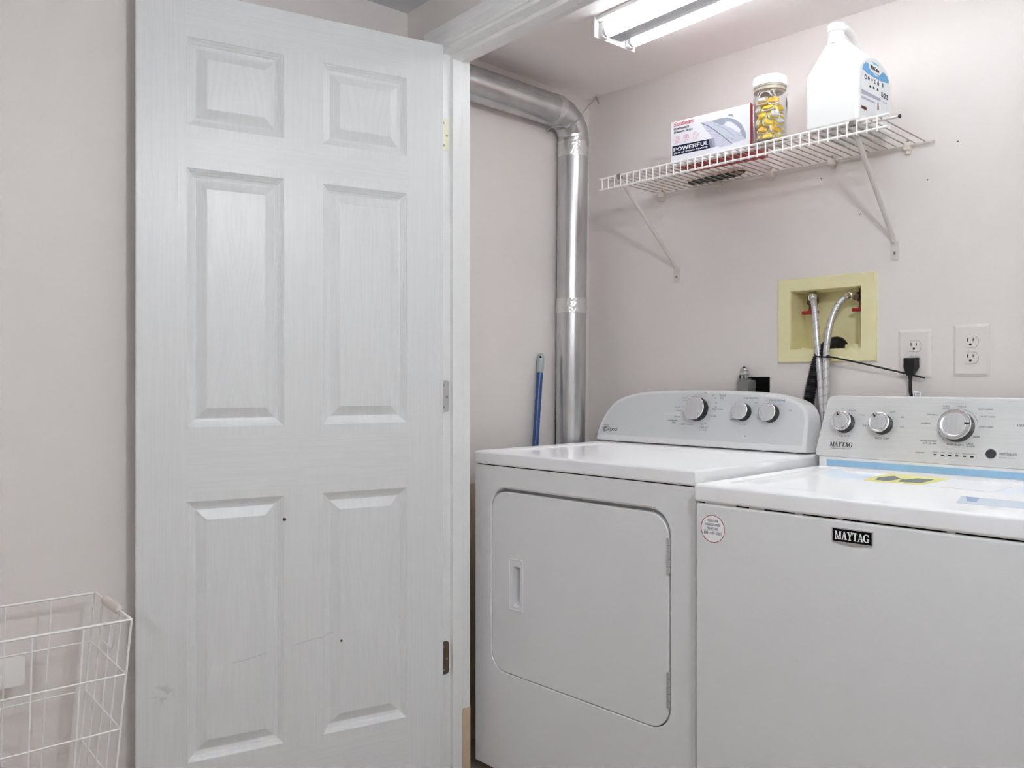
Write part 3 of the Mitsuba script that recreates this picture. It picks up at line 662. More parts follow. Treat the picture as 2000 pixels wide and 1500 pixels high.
# ================================================================== IRON BOX
ib = thing('iron_box', 'white and red cardboard box of a steam iron standing on the wire shelf', 'box')
BX0, BX1, BY0, BY1, BZ0, BZ1 = -1.4610, -1.1935, 2.054, 2.124, ZS + .0022, 1.8895
obj('carton', bx(BX0, BY0, BZ0, BX1, BY1, BZ1), 'red_card', ib, False, label='red carton sides')
BF = FR(BY0)
fpn = obj('front_print', ext(sbox(BX0, BZ0, BX1 - .001, BZ1 - .0005), .0004, BF), 'box_white', ib, False, label='white printed front with a grey iron')
BROT = T().translate([-1.2965, 2.0105, ZS + .0022]).rotate([0, 0, 1], 3.5).scale([.927, 1.5, .885]).translate([1.327, -2.054, -(ZS + .0022)])
def bprint(base, shp, mat, lvl, label=None):
    return obj(base, ext(shp if not isinstance(shp, list) else Polygon(shp).buffer(0), .00012, BF, .0004 + .00013 * lvl), mat, fpn, False, label=label)
bprint('steam_spray', [(-1.3566, 1.862), (-1.3342, 1.8335), (-1.3139, 1.8057), (-1.3004, 1.7825), (-1.2921, 1.7721), (-1.2542, 1.7731), (-1.2542, 1.7782), (-1.2838, 1.8074), (-1.3088, 1.8295), (-1.3291, 1.8463)], 'lilac', 0, 'pale lilac steam print')
stripes = []
for t in np.linspace(.12, .95, 13):
    a = np.array((-1.3566, 1.860)) * (1 - t) + np.array((-1.2960, 1.7740)) * t; b = np.array((-1.3400, 1.853)) * (1 - t) + np.array((-1.2580, 1.7760)) * t
    stripes.append(LineString([a + (b - a) * .15, b]).buffer(.0008))
bprint('steam_spray', unary_union(stripes), 'lilac_mid', 1, 'darker lilac steam stripes')
hole_i = Polygon([(-1.2755, 1.841), (-1.2673, 1.8471), (-1.2542, 1.8428), (-1.2381, 1.8284), (-1.2268, 1.8146), (-1.2284, 1.8085), (-1.2381, 1.8141), (-1.2494, 1.8252), (-1.264, 1.8342)]).buffer(.002)
body_i = Polygon([(-1.3549, 1.8646), (-1.324, 1.8621), (-1.2921, 1.8643), (-1.2673, 1.8608), (-1.2429, 1.851), (-1.222, 1.832), (-1.2093, 1.8065), (-1.2062, 1.7818), (-1.2348, 1.7792), (-1.2526, 1.7786), (-1.2673, 1.7924), (-1.2838, 1.8088), (-1.3088, 1.8316), (-1.3291, 1.8485)]).buffer(0)
bprint('iron_picture', body_i.difference(hole_i), 'iron_light', 2, 'printed grey iron')
hand = Polygon([(-1.2838, 1.8617), (-1.2673, 1.8608), (-1.2429, 1.851), (-1.222, 1.832), (-1.2093, 1.8065), (-1.2062, 1.7818), (-1.2157, 1.7894), (-1.2236, 1.8053), (-1.2252, 1.8156), (-1.2381, 1.8313), (-1.2542, 1.8449), (-1.2689, 1.8497), (-1.2772, 1.8501)]).buffer(0)
dark_i = Polygon([(-1.3206, 1.8613), (-1.2921, 1.8643), (-1.2788, 1.862), (-1.2722, 1.8519), (-1.2772, 1.8414), (-1.2871, 1.8407), (-1.3004, 1.8495)]).buffer(0)
bprint('iron_picture', unary_union([hand, dark_i]).difference(hole_i), 'iron_grey', 3, 'printed darker grey iron handle')
bprint('iron_picture', unary_union([Polygon([(-1.2673, 1.8666), (-1.2608, 1.8708), (-1.251, 1.8678), (-1.2445, 1.8592), (-1.2542, 1.8621)]).buffer(0), LineString([(-1.2640, 1.7990), (-1.2480, 1.7890)]).buffer(.0009), LineString([(-1.2360, 1.8035), (-1.2270, 1.7955), (-1.2160, 1.7935)]).buffer(.0007), LineString([(-1.3100, 1.8500), (-1.2720, 1.8270), (-1.2450, 1.7990)]).buffer(.0007)]), 'iron_grey', 4)
bprint('iron_picture', LineString([(-1.3549, 1.8638), (-1.3291, 1.8478), (-1.3088, 1.8309), (-1.2838, 1.8081), (-1.2673, 1.7916), (-1.2526, 1.7778)]).buffer(.0013), 'iron_dark', 4, 'printed dark sole line')
bprint('banner', [(-1.4555, 1.8086), (-1.3300, 1.8066), (-1.3240, 1.7775), (-1.4555, 1.7773)], 'navy', 4, 'navy blue banner')
for i, (a, b, mat) in enumerate(((-1.3300, -1.3200, 'iron_dark'), (-1.3200, -1.3110, 'iron_grey'), (-1.3110, -1.3040, 'iron_light'))):
    bprint('banner', [(a, 1.8066), (b, 1.8066), (b + .006, 1.7785), (a + .006, 1.7775)], mat, 3)
def btext(s, x, z, h, mat, lvl=5, label=None, **k):
    return obj('lettering', text(s, h, frame((x, BY0 - .0004 - .00013 * lvl, z), (1, 0, 0), (0, 0, 1)), .00012, center=False, **k), mat, fpn, False, label=label)
btext('Sunbeam', -1.4510, 1.8715, .0130, 'red_ink', slant=.30, width=.073, label='red slanted lettering')
bprint('logo_arc', LineString([(-1.4330 + .025 * (t + 1), 1.8870 + .0035 * (1 - t * t)) for t in np.linspace(-1, 1, 12)]).buffer(.0005), 'pink_ink', 4, 'thin arc above the red lettering')
btext('Compact', -1.4510, 1.8600, .0068, 'dark_ink', bold=True, width=.055)
btext('Steam Iron', -1.4500, 1.8490, .0068, 'dark_ink', bold=True, width=.066)
for x in (-1.4378, -1.4060, -1.3745):
    ic = Point(x, 1.8300).buffer(.0095, 20).difference(Point(x, 1.8300).buffer(.0087, 20))
    inner = {-1.4378: LineString([(x - .0045, 1.8260), (x - .003, 1.8340), (x + .001, 1.8360), (x + .003, 1.8340), (x + .003, 1.8250)]), -1.4060: LineString([(x + .0055 * (1 - t / 14) * math.cos(t), 1.83 + .0055 * (1 - t / 14) * math.sin(t)) for t in np.linspace(0, 12, 40)]), -1.3745: LineString([(x - .005, 1.8345), (x, 1.8300), (x + .0055, 1.8265)])}[x]
    bprint('icon', unary_union([ic, inner.buffer(.0005), sbox(x - .010, 1.8165, x + .010, 1.8172)]), 'pink_ink', 4, 'small pink line icon')
btext('POWERFUL', -1.4510, 1.7905, .0118, 'white_ink', bold=True, width=.122, label='white bold lettering')
btext('Shot of Steam Feature', -1.4510, 1.7815, .0050, 'white_ink', bold=True, width=.118)
for k in list(scene):
    if k.startswith('iron_box'): scene[k] = {**scene[k], 'to_world': BROT}

# ---- packet behind the box
pk = thing('flat_packet', 'flat dark green packet with cream edges lying on the shelf behind the iron box', 'packet')
pp = Polygon([(-1.5050, 2.212), (-1.417, 2.196), (-1.386, 2.203), (-1.317, 2.196), (-1.306, 2.219), (-1.345, 2.250), (-1.44, 2.254), (-1.512, 2.246)])
PZ = ZS + .0020
PF = frame((0, 0, PZ), (1, 0, 0), (0, 1, 0))
obj('underside', ext(pp, .004, PF), 'packet_dark', pk, False, label='dark green underside')
obj('body', ext(pp.buffer(.003, join_style=2), .010, PF, .004), 'packet_cream', pk, False, label='cream coloured packet body')
obj('corner_print', ext(Polygon([(-1.345, 2.204), (-1.315, 2.199), (-1.308, 2.219), (-1.322, 2.230)]), .0006, PF, -.0006), 'packet_brown', pk, False, label='brown printed corner')

# ================================================================== JAR OF LAUNDRY PODS
JX, JY, JZ = -1.1150, 2.0170, ZS + .0022
JM = frame((JX, JY, JZ), (1, 0, 0), (0, 1, 0))
jar = thing('glass_jar', 'clear glass jar with a white lid standing on the wire shelf beside the iron box', 'jar')
outer = [(0, 0), (.034, 0), (.040, .002), (.0435, .007), (.0440, .014), (.0440, .112), (.0430, .122), (.0405, .132), (.0395, .137), (.0395, .158)]
inner = [(.0370, .158), (.0370, .137), (.0380, .131), (.0405, .121), (.0415, .111), (.0415, .016), (.0400, .010), (.034, .007), (0, .006)]
obj('glass', lathe(outer + inner, 48, JM), 'glass', jar, 40)
obj('neck_ring', lathe([(.0397, .139), (.0415, .140), (.0415, .143), (.0400, .1445), (.0400, .148), (.0420, .149), (.0420, .152), (.0400, .1535), (.0400, .156)], 48, JM), 'band_beige', jar, label='beige band under the lid')
lidp = lathe([(.0405, .152), (.0432, .1525), (.0440, .155), (.0440, .172), (.0430, .1760), (.0405, .1775), (0, .1780)], 48, JM)
obj('lid', lidp, 'lid_white', jar, 40, label='white plastic lid')
def pod_mesh(sx, sy, sz, e=.55):
    m = trimesh.creation.icosphere(2, 1.0); v = m.vertices
    v = np.sign(v) * np.abs(v) ** e; v *= np.array([sx, sy, sz]) / np.abs(v).max(0)
    m.vertices = v; return m
ply_y = mikit.ply(pod_mesh(.0140, .0118, .0078), 'pod_yellow', smooth=True); ply_a = mikit.ply(pod_mesh(.0140, .0118, .0078), 'pod_amber', smooth=True)
ply_w = mikit.ply(pod_mesh(.0120, .0105, .0060), 'pod_white', smooth=True)
ply_f = mikit.ply(pod_mesh(.0160, .0136, .0020, .4), 'pod_white', smooth=True)
rg = random.Random(3)
for layer in range(6):
    for j in range(5):
        if layer == 5 and j > 2: continue
        a = j * math.tau / 5 + layer * .63 + rg.uniform(-.08, .08)
        r = .0225
        to = T().translate([JX + r * math.cos(a), JY + r * math.sin(a), JZ + .0175 + layer * .0188 + rg.uniform(-.001, .001)]).rotate([0, 0, 1], math.degrees(a) + 90).rotate([1, 0, 0], rg.uniform(25, 70)).rotate([0, 1, 0], rg.uniform(-25, 25))
        pd_ = nm('laundry_pod')
        tag(pd_, 'yellow and white laundry pod inside the clear glass jar', 'laundry pod', 'laundry pods in the glass jar')
        scene[pd_ + '__chamber'] = {**(ply_y if rg.random() < .75 else ply_a), 'to_world': to}
        scene[pd_ + '__film'] = {**ply_f, 'to_world': to}
        scene[pd_ + '__cap'] = {**ply_w, 'to_world': to @ T().translate([.001, 0, .0060 if rg.random() < .5 else -.0060])}

# ================================================================== JUG
jug = thing('detergent_jug', 'large white plastic jug with a handle and a blue printed label on the wire shelf', 'jug')
JB = ZS + .0022
cxj, JR = -.930, .010
arch = [(1.9785, 1.858), (1.983, 1.876), (1.994, 1.895), (2.012, 1.910), (2.035, 1.919), (2.068, 1.9225), (2.105, 1.919), (2.138, 1.909), (2.160, 1.894), (2.174, 1.874), (2.179, 1.855)]
ball = m3.Manifold.sphere(JR, 16)
hs = []
for s_ in (-1, 1):
    for y, z in arch: hs.append(ball.translate([cxj + s_ * (.0680 - JR), min(max(y, 1.9785 + JR), 2.179 - JR), z - JR]))
    for y in (1.9785 + JR, 2.179 - JR): hs.append(ball.translate([cxj + s_ * (.0680 - JR), y, JB + JR]))
for y, z, r_ in ((2.0075, 1.978, .0185), (2.07, 1.962, .014), (2.140, 1.966, .012), (2.162, 1.945, .012)): hs.append(m3.Manifold.sphere(r_, 16).translate([cxj, y, z - r_]))
jbm = m3.Manifold.batch_hull(hs)
jbm = jbm + m3.Manifold.cylinder(.030, .0215, .0180, 28).translate([cxj, 2.0075, 1.955])
jm = man2tri(jbm)
obj('body', jm, 'jug_plastic', jug, 38)
nf = frame((cxj, 2.0075, JB), (1, 0, 0), (0, 1, 0))
obj('neck', lathe([(.0180, .225), (.0180, .246)], 28, nf), 'jug_plastic', jug)
obj('cap', lathe([(.0186, .2405), (.0200, .2412), (.0200, .2575), (.0190, .2595), (0, .2600)], 36, nf), 'lid_white', jug, label='white screw cap')
obj('handle', tube(spline([(cxj, 2.018, 1.985), (cxj, 2.034, 2.002), (cxj, 2.062, 2.009), (cxj, 2.095, 2.003), (cxj, 2.122, 1.986), (cxj, 2.138, 1.962)], 30), .0095, 14), 'jug_plastic', jug, 50, label='curved white handle loop')
obj('vent_hole', lathe([(.0062, 0), (.0062, .0016), (0, .0018)], 16, frame((cxj + .0115, 2.150, 1.9630), (0, 1, 0), (-1, 0, .9))), 'dark_hole', jug, label='small dark hole at the top of the handle')
sec = [(.0680, 0, 0, 0, 0.0), (.0680, 0, 0, 0, .3)]
lo = [(1.9900, 1.7796), (1.9900, 1.8250), (1.9950, 1.8450), (2.0060, 1.8540), (2.160, 1.8540), (2.1690, 1.8450), (2.1700, 1.8099), (2.1680, 1.7720), (1.990, 1.7700)]
def jside(z):                                # half width of the jug at the height z
    return float(np.interp(z - JB, [s[4] for s in sec], [s[0] for s in sec]))
def jwrap(shp, mat, base, parent, lvl, label=None):
    g = shp if not isinstance(shp, list) else Polygon(shp).buffer(0)
    # cut into strips by height so that the print follows the bulge of the side
    ms = []
    zs = np.r_[1.74, 1.845, np.arange(1.855, 1.99, .006)]
    for a, b in zip(zs[:-1], zs[1:]):
        q = g.intersection(sbox(1.9, a, 2.3, b))
        if q.is_empty or q.area < 1e-9: continue
        m = ext(q, .0003); v = m.vertices.copy()
        x = np.interp(v[:, 1] - JB, [s[4] for s in sec], [s[0] for s in sec])
        m.vertices = np.stack([cxj + x + .0004 + v[:, 2] + .0003 * lvl, v[:, 0], v[:, 1]], 1)
        ms.append(m)
    return obj(base, cat(ms), mat, parent, False, label=label)
lab = jwrap([(1.992, 1.7750), (1.992, 1.8407), (1.9965, 1.8631), (2.0030, 1.8811), (2.0150, 1.8973), (2.0314, 1.9083), (2.0522, 1.9164), (2.0824, 1.9194), (2.1132, 1.9148), (2.1382, 1.9059), (2.1520, 1.8938), (2.160, 1.8832), (2.165, 1.8473), (2.165, 1.7750)], 'label_paper', 'label', jug, 0, 'arched printed label with blue clouds')
jwrap([(1.998, 1.8758), (2.0052, 1.8888), (2.0197, 1.8976), (2.0329, 1.8974), (2.0373, 1.8873), (2.0522, 1.8823), (2.0763, 1.8835), (2.1008, 1.8846), (2.11, 1.8934), (2.1256, 1.8987), (2.1446, 1.8932), (2.1541, 1.8852), (2.1525, 1.8776), (2.1069, 1.8721), (2.0612, 1.8708), (2.0256, 1.8717)], 'label_blue', 'print', lab, 1, 'blue cloud print')
jwrap([(2.0522, 1.9063), (2.0672, 1.909), (2.0946, 1.9074), (2.0885, 1.9045), (2.0642, 1.9032)], 'label_teal', 'print', lab, 1, 'teal swash')
jwrap([(1.9930, 1.8259), (2.1038, 1.8277), (2.1038, 1.8207), (1.9930, 1.8151)], 'label_grey', 'print', lab, 1, 'grey block of small print')
jwrap([(1.9930, 1.8096), (2.0733, 1.8116), (2.0702, 1.8078), (1.9930, 1.8034)], 'label_grey', 'print', lab, 1, 'grey block of small print')
jwrap([(1.9930, 1.7865), (2.0226, 1.7870), (2.0226, 1.7799), (1.9930, 1.779)], 'label_brown', 'print', lab, 1, 'dark brown bar')
jwrap(unary_union([LineString([(2.0860, 1.8070), (2.0870, 1.8130), (2.0920, 1.8140), (2.0930, 1.8070)]).buffer(.0010), sbox(2.0855, 1.7970, 2.0890, 1.8065), sbox(2.0910, 1.7970, 2.0945, 1.8065)]), 'label_brown', 'print', lab, 1, 'small brown symbol')
jwrap(affinity.scale(Point(2.1178, 1.8645).buffer(1, 12), .0045, .0060), 'label_green', 'print', lab, 1, 'green round seal')
icons = [Point(2.0168, 1.8607).buffer(.006).difference(Point(2.0168, 1.8607).buffer(.0035)), Point(2.0344, 1.8600).buffer(.0055).difference(sbox(2.0315, 1.854, 2.0375, 1.860)), LineString([(2.050, 1.864), (2.0537, 1.8594), (2.058, 1.8635)]).buffer(.0011), Point(2.0717, 1.8614).buffer(.0055).difference(Point(2.073, 1.8620).buffer(.0035)), Polygon([(2.085, 1.862), (2.090, 1.8720), (2.095, 1.862)]).union(Point(2.090, 1.862).buffer(.005))] + [affinity.scale(Point(x, z).buffer(1, 10), .0052, .0032) for x, z in ((2.0433, 1.8436), (2.0642, 1.845), (2.0869, 1.8461))]
jwrap(unary_union(icons), 'dark_ink', 'print', lab, 1, 'row of dark care symbols')
def jtext(s, y, z, h, mat, width=None, bold=True, slope=0.0):
    m = text(s, h, np.eye(4), .0003, bold=bold, width=width); v = m.vertices.copy()
    v[:, 0] += y; v[:, 1] += z
    x = np.interp(v[:, 1] - JB, [q[4] for q in sec], [q[0] for q in sec])
    m.vertices = np.stack([cxj + x + .0010 + v[:, 2], v[:, 0], v[:, 1]], 1)
    return obj('lettering', m, mat, lab, False)
jtext('WinCare', 2.0700, 1.8890, .0085, 'dark_ink', width=.050)
jtext('CLEAN', 2.0760, 1.8778, .0042, 'white_ink', width=.030)
jtext('523', 2.1290, 1.8345, .0115, 'dark_ink', width=.042)
jtext('FL OZ', 2.1320, 1.8215, .004, 'label_grey', width=.022, bold=False)

# ================================================================== HOSE BOX
hb = thing('hose_box', 'cream yellow washing machine outlet box set into the back wall', 'outlet box')
X0, X1, Z0, Z1 = bxs
fl = sbox(-1.2235, 1.1755, -.9380, 1.4180).difference(sbox(X0 + .001, Z0 + .001, X1 - .001, Z1 - .001))
obj('flange', cat(ext(fl, .0090, FR(2.2700)), loft([[(-1.2235, 2.261, 1.1755), (-.9380, 2.261, 1.1755), (-.9380, 2.261, 1.4180), (-1.2235, 2.261, 1.4180)], [(-1.2215, 2.2590, 1.1775), (-.9400, 2.2590, 1.1775), (-.9400, 2.2590, 1.4160), (-1.2215, 2.2590, 1.4160)]], False, False), ext(sbox(-1.2215, 1.1775, -.9400, 1.4160).difference(sbox(X0 + .001, Z0 + .001, X1 - .001, Z1 - .001)), .0020, FR(2.2610))), 'yellow_box', hb, False)
YB2 = 2.352
obj('recess', cat(bx(X0, 2.262, Z0, X0 + .002, YB2, Z1), bx(X1 - .002, 2.262, Z0, X1, YB2, Z1), bx(X0, 2.262, Z0, X1, YB2, Z0 + .002), bx(X0, 2.262, Z1 - .002, X1, YB2, Z1), bx(X0, YB2 - .002, Z0, X1, YB2, Z1), bx(-1.040, 2.300, Z0, X1 - .002, YB2, Z0 + .014), bx(X0 + .002, 2.330, Z0, -1.10, YB2, Z0 + .010)), 'yellow_box', hb, False)
for vx, hx in ((-1.1480, -1.1520), (-.9990, -.9990)):
    vk = obj('valve', cat(cyl((vx, 2.322, Z1 - .001), (vx, 2.322, 1.318), .0095, 14), cyl((vx + (.004 if vx < -1.1 else -.004), 2.330, 1.3590), (vx + (.006 if vx < -1.1 else -.012), 2.300, 1.3585), .0115, 14), rbox(vx - .014, 2.310, 1.345, vx + .014, 2.336, 1.372, .004, 8), cyl((vx, 2.318, 1.330), (vx, 2.312, 1.325), .0065, 10)), 'brass_brown', hb)
    obj('handle', cat(rbox(vx - .027, 2.306, 1.3165, vx + .025, 2.318, 1.3265, .0035, 8), cyl((vx, 2.312, 1.3180), (vx, 2.312, 1.332), .0075, 12)), 'red_handle', vk, label='red valve handle')

def braided(key_label, pts, r, nut):
    h = thing('braided_hose', key_label, 'hose', 'braided water hoses')
    P = spline(pts, 70)
    obj('sleeve', tube(P, r, 14), 'braided_steel', h, 60)
    # the coloured thread winding round the hose
    s = np.r_[0, np.cumsum(np.linalg.norm(np.diff(P, axis=0), axis=1))]
    L = s[-1]; q = np.linspace(.02, .995, 360); W_ = np.stack([np.interp(q * L, s, P[:, i]) for i in range(3)], 1)
    d = np.gradient(W_, axis=0); d /= np.linalg.norm(d, axis=1, keepdims=True)
    a = np.cross(d, [1.0, 0.2, 0]); a /= np.linalg.norm(a, axis=1, keepdims=True); b = np.cross(d, a)
    ph = 2 * np.pi * q * L / .0235
    obj('thread', tube(W_ + (r * 1.0) * (np.cos(ph)[:, None] * a + np.sin(ph)[:, None] * b), .00055, 5), 'hose_thread', h)
    p, dd_ = P[0], (P[1] - P[0]) / np.linalg.norm(P[1] - P[0])
    up = [0, 0, 1] if abs(dd_[2]) < .9 else [1, 0, 0]
    Mh = frame(p, np.cross(up, dd_), np.cross(dd_, np.cross(up, dd_)))
    obj('nut', lathe([(.0125, -.010), (.0138, -.008), (.0138, .001), (.0120, .004), (.0085, .005)], 16, Mh), 'chrome', h, 40)
    obj('ferrule', lathe([(r * 1.18, .004), (r * 1.18, .016), (r * 1.02, .0175)], 16, Mh), 'chrome', h)
def at(x, y, Y):                                  # from the calibrated view: the point on the plane Y
    s = (x - 1000) / FPX; d = np.array([fwd[0] + math.cos(TH) * s, fwd[1] + math.sin(TH) * s]); k = Y / d[1]
    return np.array([d[0] * k, Y, CAMH + (745 - y) / FPX * k])
braided('braided steel water hose hanging from the left valve of the yellow outlet box', [at(1587, 581, 2.288), at(1589.5, 592, 2.266), at(1592.5, 618, 2.250), at(1594.7, 650, 2.243), at(1598, 690, 2.240), at(1602, 740, 2.240), at(1605, 800, 2.243), at(1607, 860, 2.246)], .0088, 0)
braided('braided steel water hose bending down from the right valve of the yellow outlet box', [at(1660, 576.5, 2.300), at(1647, 584, 2.282), at(1633, 602, 2.264), at(1622, 632, 2.250), at(1615.5, 668, 2.242), at(1613, 705, 2.240), at(1614, 750, 2.240), at(1613, 800, 2.244), at(1612, 860, 2.246)], .0088, 0)
dh = thing('drain_hose', 'black corrugated drain hose leaving the yellow outlet box behind the braided hoses', 'hose')
DP_ = spline([(-1.050, 2.318, 1.165), (-1.051, 2.318, 1.205), (-1.058, 2.300, 1.230), (-1.073, 2.274, 1.224), (-1.089, 2.248, 1.195), (-1.101, 2.2480, 1.160), (-1.113, 2.2500, 1.115), (-1.1235, 2.2520, 1.065), (-1.127, 2.2520, 1.00), (-1.127, 2.2500, .90)], 220)
rad = np.array([.0150 + .0016 * math.sin(i * 1.9) for i in range(220)]); rad[:58] = .0165
obj('tube', tube(DP_, rad, 18), 'black_plastic', dh, 35)
zt = thing('cable_tie', 'long black cable tie stretched from the braided hoses to the left socket plate', 'cable tie')
c_ = at(1606, 697, 2.240)
obj('loop', tube([(c_[0] + .0235 * math.cos(t), 2.243 + .0150 * math.sin(t), c_[2] - .002 * math.cos(t)) for t in np.linspace(0, 2 * math.pi, 24, endpoint=False)], .0021, 6, closed=True), 'black_plastic', zt)
obj('head', rbox(c_[0] + .019, 2.222, c_[2] - .004, c_[0] + .027, 2.233, c_[2] + .004, .0015, 8), 'black_plastic', zt)
obj('tail', tube(spline([(c_[0] + .023, 2.228, c_[2]), at(1680, 709, 2.232), at(1750, 725, 2.242), at(1807, 738.5, 2.250)], 24), [.0026] * 23 + [.0012], 6), 'black_plastic', zt)

# ================================================================== SOCKETS
def socket(x0, z0, x1, z1, label, faces):
    s = thing('wall_socket', label, 'electrical outlet')
    obj('plate', cat(loft([rect_ring(x0, z0, x1, z1, .004, 2.2698, 4), rect_ring(x0, z0, x1, z1, .004, 2.2680, 4), rect_ring(x0 + .0075, z0 + .0075, x1 - .0075, z1 - .0075, .002, 2.2640, 4)][::1])), 'outlet_plastic', s, 20)
    cx_ = (x0 + x1) / 2
    for zc_ in faces:
        shp = Point(cx_, zc_).buffer(.0174, 20).intersection(sbox(cx_ - .02, zc_ - .0138, cx_ + .02, zc_ + .0138))
        f = obj('receptacle', ext(shp, .0028, FR(2.2642)), 'outlet_plastic', s, False)
        hl = unary_union([sbox(cx_ - .0078, zc_ + .0005, cx_ - .0056, zc_ + .0092), sbox(cx_ + .0054, zc_ + .0015, cx_ + .0074, zc_ + .0085), Point(cx_, zc_ - .0068).buffer(.0030, 10)])
        obj('slots', ext(hl, .0002, FR(2.2614)), 'dark_hole', f, False, label='dark slots')
        obj('seam', ext(shp.buffer(.0007).difference(shp), .0003, FR(2.2641)), 'grey_ink', f, False)
    obj('screw', lathe([(.0030, 0), (.0028, .0010), (0, .0014)], 12, frame((cx_, 2.2640, sum(faces) / 2), (1, 0, 0), (0, 0, 1))), 'wire_white', s)
socket(-.8815, 1.1285, -.7975, 1.2565, 'white wall socket plate with the black plug in it', (1.2122, 1.1720))
socket(-.7460, 1.1325, -.6615, 1.2640, 'white wall socket plate with two empty sockets', (1.2192, 1.1790))
pc = thing('power_cord', 'black power cord plugged into the left socket above the washer', 'power cord')
zc_, px_ = 1.1690, -.8420
obj('plug', man2tri(m3.Manifold.batch_hull([m3.Manifold.cube([.034, .010, .026], True).translate([px_, 2.254, zc_]), m3.Manifold.cube([.027, .010, .022], True).translate([px_, 2.240, zc_]), m3.Manifold.cube([.014, .014, .008], True).translate([px_ + .001, 2.241, zc_ - .0300])])), 'black_plastic', pc, 25)
obj('strain_relief', tube([(px_ + .001, 2.241, zc_ - .026), (px_ + .0012, 2.240, zc_ - .042)], [.0068, .0052], 12), 'black_plastic', pc)
obj('cord', tube(spline([(px_ + .0012, 2.240, zc_ - .038), (px_ + .0020, 2.239, zc_ - .060), (px_ + .0030, 2.240, zc_ - .080), (px_ + .009, 2.244, zc_ - .105), (px_ + .012, 2.248, zc_ - .16), (px_ + .012, 2.248, zc_ - .25)], 30), .0042, 10), 'black_plastic', pc)
tg = obj('tag', trimesh.Trimesh(*(lambda a: (a.vertices, a.faces))(ext(Polygon([(-.8310, 1.0960), (-.8120, 1.0925), (-.8125, 1.0760), (-.8330, 1.0765)]), .0008, FR(2.238))), process=False), 'sticker_white', pc, False, label='white paper tag on the cord')
obj('print', ext(unary_union([sbox(-.829 + i * .0035, 1.079, -.8275 + i * .0035, 1.091) for i in range(4)]), .0002, FR(2.2372)), 'grey_ink', tg, False)

# dryer outlet with its grey plug
do = thing('dryer_outlet', 'black dryer outlet plate with a grey plug behind the dryer control panel', 'electrical outlet')
obj('plate', cat(ext(Polygon(rr(-1.3420, 1.0250, -1.2540, 1.1337, .002, 2)), .0045, FR(2.2698))), 'black_gap', do, False, label='black outlet plate')
obj('plate_edge', ext(sbox(-1.2540, 1.0250, -1.2505, 1.1345), .0025, FR(2.2698)), 'outlet_plastic', do, False, label='white edge of the plate')
gx = -1.3200
pk_ = obj('plug', man2tri(m3.Manifold.batch_hull([m3.Manifold.cube([.040, .030, .022], True).translate([gx + .001, 2.238, 1.1060]), m3.Manifold.cube([.030, .028, .002], True).translate([gx, 2.238, 1.1235]), m3.Manifold.cube([.030, .026, .004], True).translate([gx, 2.236, 1.090]), m3.Manifold.cube([.034, .010, .040], True).translate([gx + .004, 2.258, 1.104])])), 'grey_plug', do, 25, label='grey plug body')
obj('collar', man2tri(m3.Manifold.batch_hull([m3.Manifold.cube([.028, .026, .007], True).translate([gx, 2.238, 1.1260])])), 'grey_plug', pk_, False)
obj('plug', cyl((gx + .024, 2.250, 1.108), (gx + .018, 2.250, 1.108), .012, 16), 'grey_plug', do)
obj('bracket', cat(rbox(gx - .009, 2.232, 1.128, gx - .005, 2.246, 1.142, .001, 6), rbox(gx + .003, 2.232, 1.128, gx + .007, 2.246, 1.142, .001, 6)), 'zinc', do)
obj('clamp', cat(rbox(gx - .013, 2.226, 1.139, gx + .009, 2.250, 1.151, .003, 8), rbox(gx - .012, 2.228, 1.150, gx + .008, 2.250, 1.161, .004, 8)), 'zinc', do, 40, label='bright metal cable clamp')
obj('cable', tube(spline([(gx - .002, 2.240, 1.155), (gx - .012, 2.252, 1.158), (gx - .020, 2.258, 1.148), (gx - .027, 2.260, 1.120), (gx - .033, 2.260, 1.080), (gx - .036, 2.258, 1.02)], 30), .0062, 10), 'black_plastic', do)

# ================================================================== WIRE BASKET
wb = thing('wire_basket', 'white wire laundry basket with a wooden grip beside the left wall', 'basket')
A0, A1, B0, B1 = -.0975, .1700, -1.300, -.8515          # in the room frame: x and y of the rim
levels = [.66, .556, .452, .348, .244, .140, .036]
def bc(k, xi, yi):                                      # corner (0/1, 0/1) of ring k
    z = levels[k] if k == int(k) else np.interp(k, range(7), levels)
    x = A0 + (A1 - .0022 * k - A0) * xi; y = (B0 + .0095 * k) + (B1 - .0095 * k - (B0 + .0095 * k)) * yi
    return rp(x, y, float(z))
for k in range(7):
    c = [bc(k, 0, 0), bc(k, 1, 0), bc(k, 1, 1), bc(k, 0, 1)]
    r = .0026 if k == 0 else .0018
    pts = []
    for i in range(4):
        p, a, b = c[i], c[i - 1], c[(i + 1) % 4]
        for t in (1, .4, .1): pts.append(p + (a - p) / np.linalg.norm(a - p) * .008 * t * t)
        for t in (.1, .4, 1): pts.append(p + (b - p) / np.linalg.norm(b - p) * .008 * t * t)
    obj('rim' if k == 0 else 'horizontal_wire', tube(pts, r, 8, closed=True), 'wire_white', wb, 50)
def upright(xi, yi, r=.0018):
    obj('upright_wire', tube([bc(0, xi, yi), bc(3, xi, yi), bc(6, xi, yi)], r, 7), 'wire_white', wb, 50)
Lr = B1 - B0
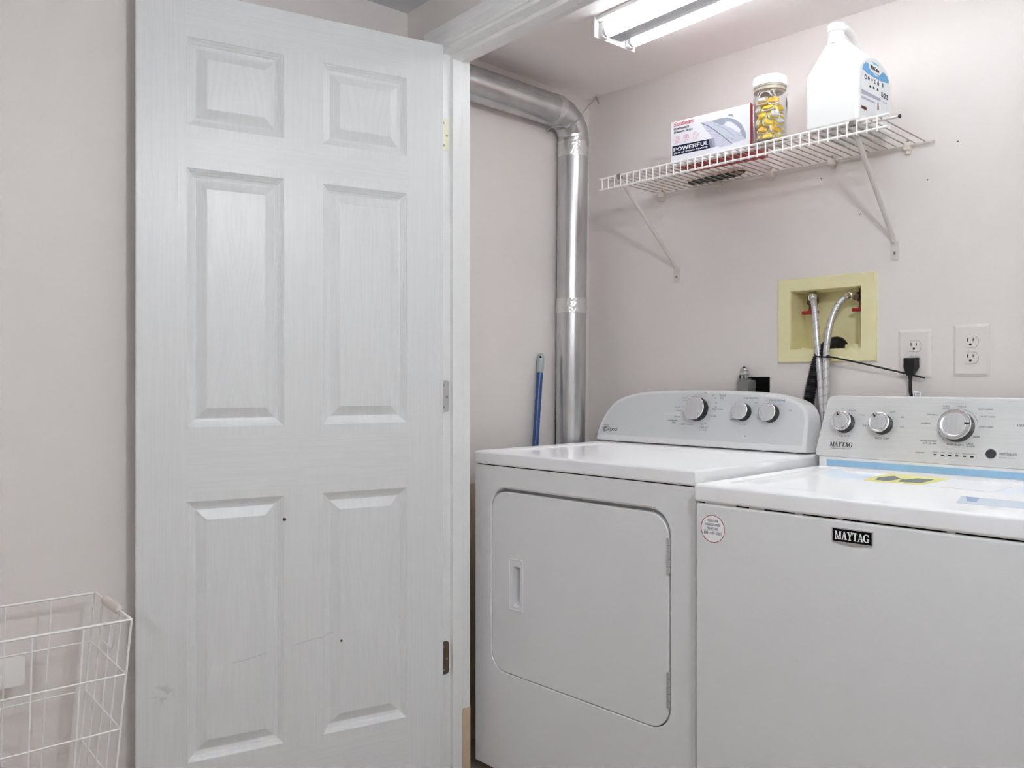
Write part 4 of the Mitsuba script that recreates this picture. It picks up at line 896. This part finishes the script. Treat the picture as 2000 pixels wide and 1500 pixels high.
for xi in (0, 1):
    for d in np.arange(0, Lr + .001, .0845):
        upright(xi, 1 - d / Lr, .0024 if d == 0 else .0018)
for yi in (0, 1):
    for xi in (.25, .5, .75): upright(xi, yi)
for d in (.12, .24, .36): obj('bottom_wire', tube([bc(6, 0, d / .4485), bc(6, 1, d / .4485)], .0018, 7), 'wire_white', wb, 50)
for yi, s in ((1, -1), (0, 1)):
    g0, g1 = bc(0, .27, yi), bc(0, .70, yi)
    off = rp(0, s * .012, 0) - rp(0, 0, 0)
    hk = obj('handle', tube(spline([g0, g0 + off * .6 + np.array([0, 0, -.035]), g0 + (g1 - g0) * .06 + off + np.array([0, 0, -.072]), g0 + (g1 - g0) * .5 + off + np.array([0, 0, -.076]), g0 + (g1 - g0) * .94 + off + np.array([0, 0, -.072]), g1 + off * .6 + np.array([0, 0, -.035]), g1], 50), .0018, 7), 'wire_white', wb, 50, label='wire handle loop')
    dg = (g1 - g0) / np.linalg.norm(g1 - g0)
    obj('grip', tube([g0 + dg * .002, g0 + dg * .003, g0 + dg * .014, g1 - dg * .014, g1 - dg * .003, g1 - dg * .002], [.005, .0072, .0095, .0095, .0072, .005], 18), 'wood_grip', hk, 60, label='turned wooden grip')
tgk = obj('name_plate', moved(ext(Polygon(rr(-1.105, .491, -.985, .553, .008, 4)), .002), frame(rp(A0 - .0028, 0, 0), RM[:3, 1], (0, 0, 1))), 'wire_white', wb, False, label='white label plate on the rear wires')

# ---- small marks on the wall
for x, z, lab_ in ((1812, 351, 'small dark nail hole in the closet wall under the right end of the wire shelf'), (1871, 276, 'small dark nail hole in the closet wall to the right of the wire shelf end'),
                   (1604, 349, 'small dark nail hole in the closet wall under the shelf midway between the braces'), (1680, 418, 'small dark nail hole in the closet wall just left of the right shelf brace')):
    p = at(x, z, 2.27)
    mk = thing('nail_hole', lab_, 'nail hole', 'nail holes in the closet back wall')
    scene[mk] = mikit.ply(lathe([(.0016, 0), (.0016, .0002), (.0006, .0003)], 8, frame((p[0], 2.2699, p[2]), (1, 0, 0), (0, 0, 1))), 'dark_hole', smooth=False)
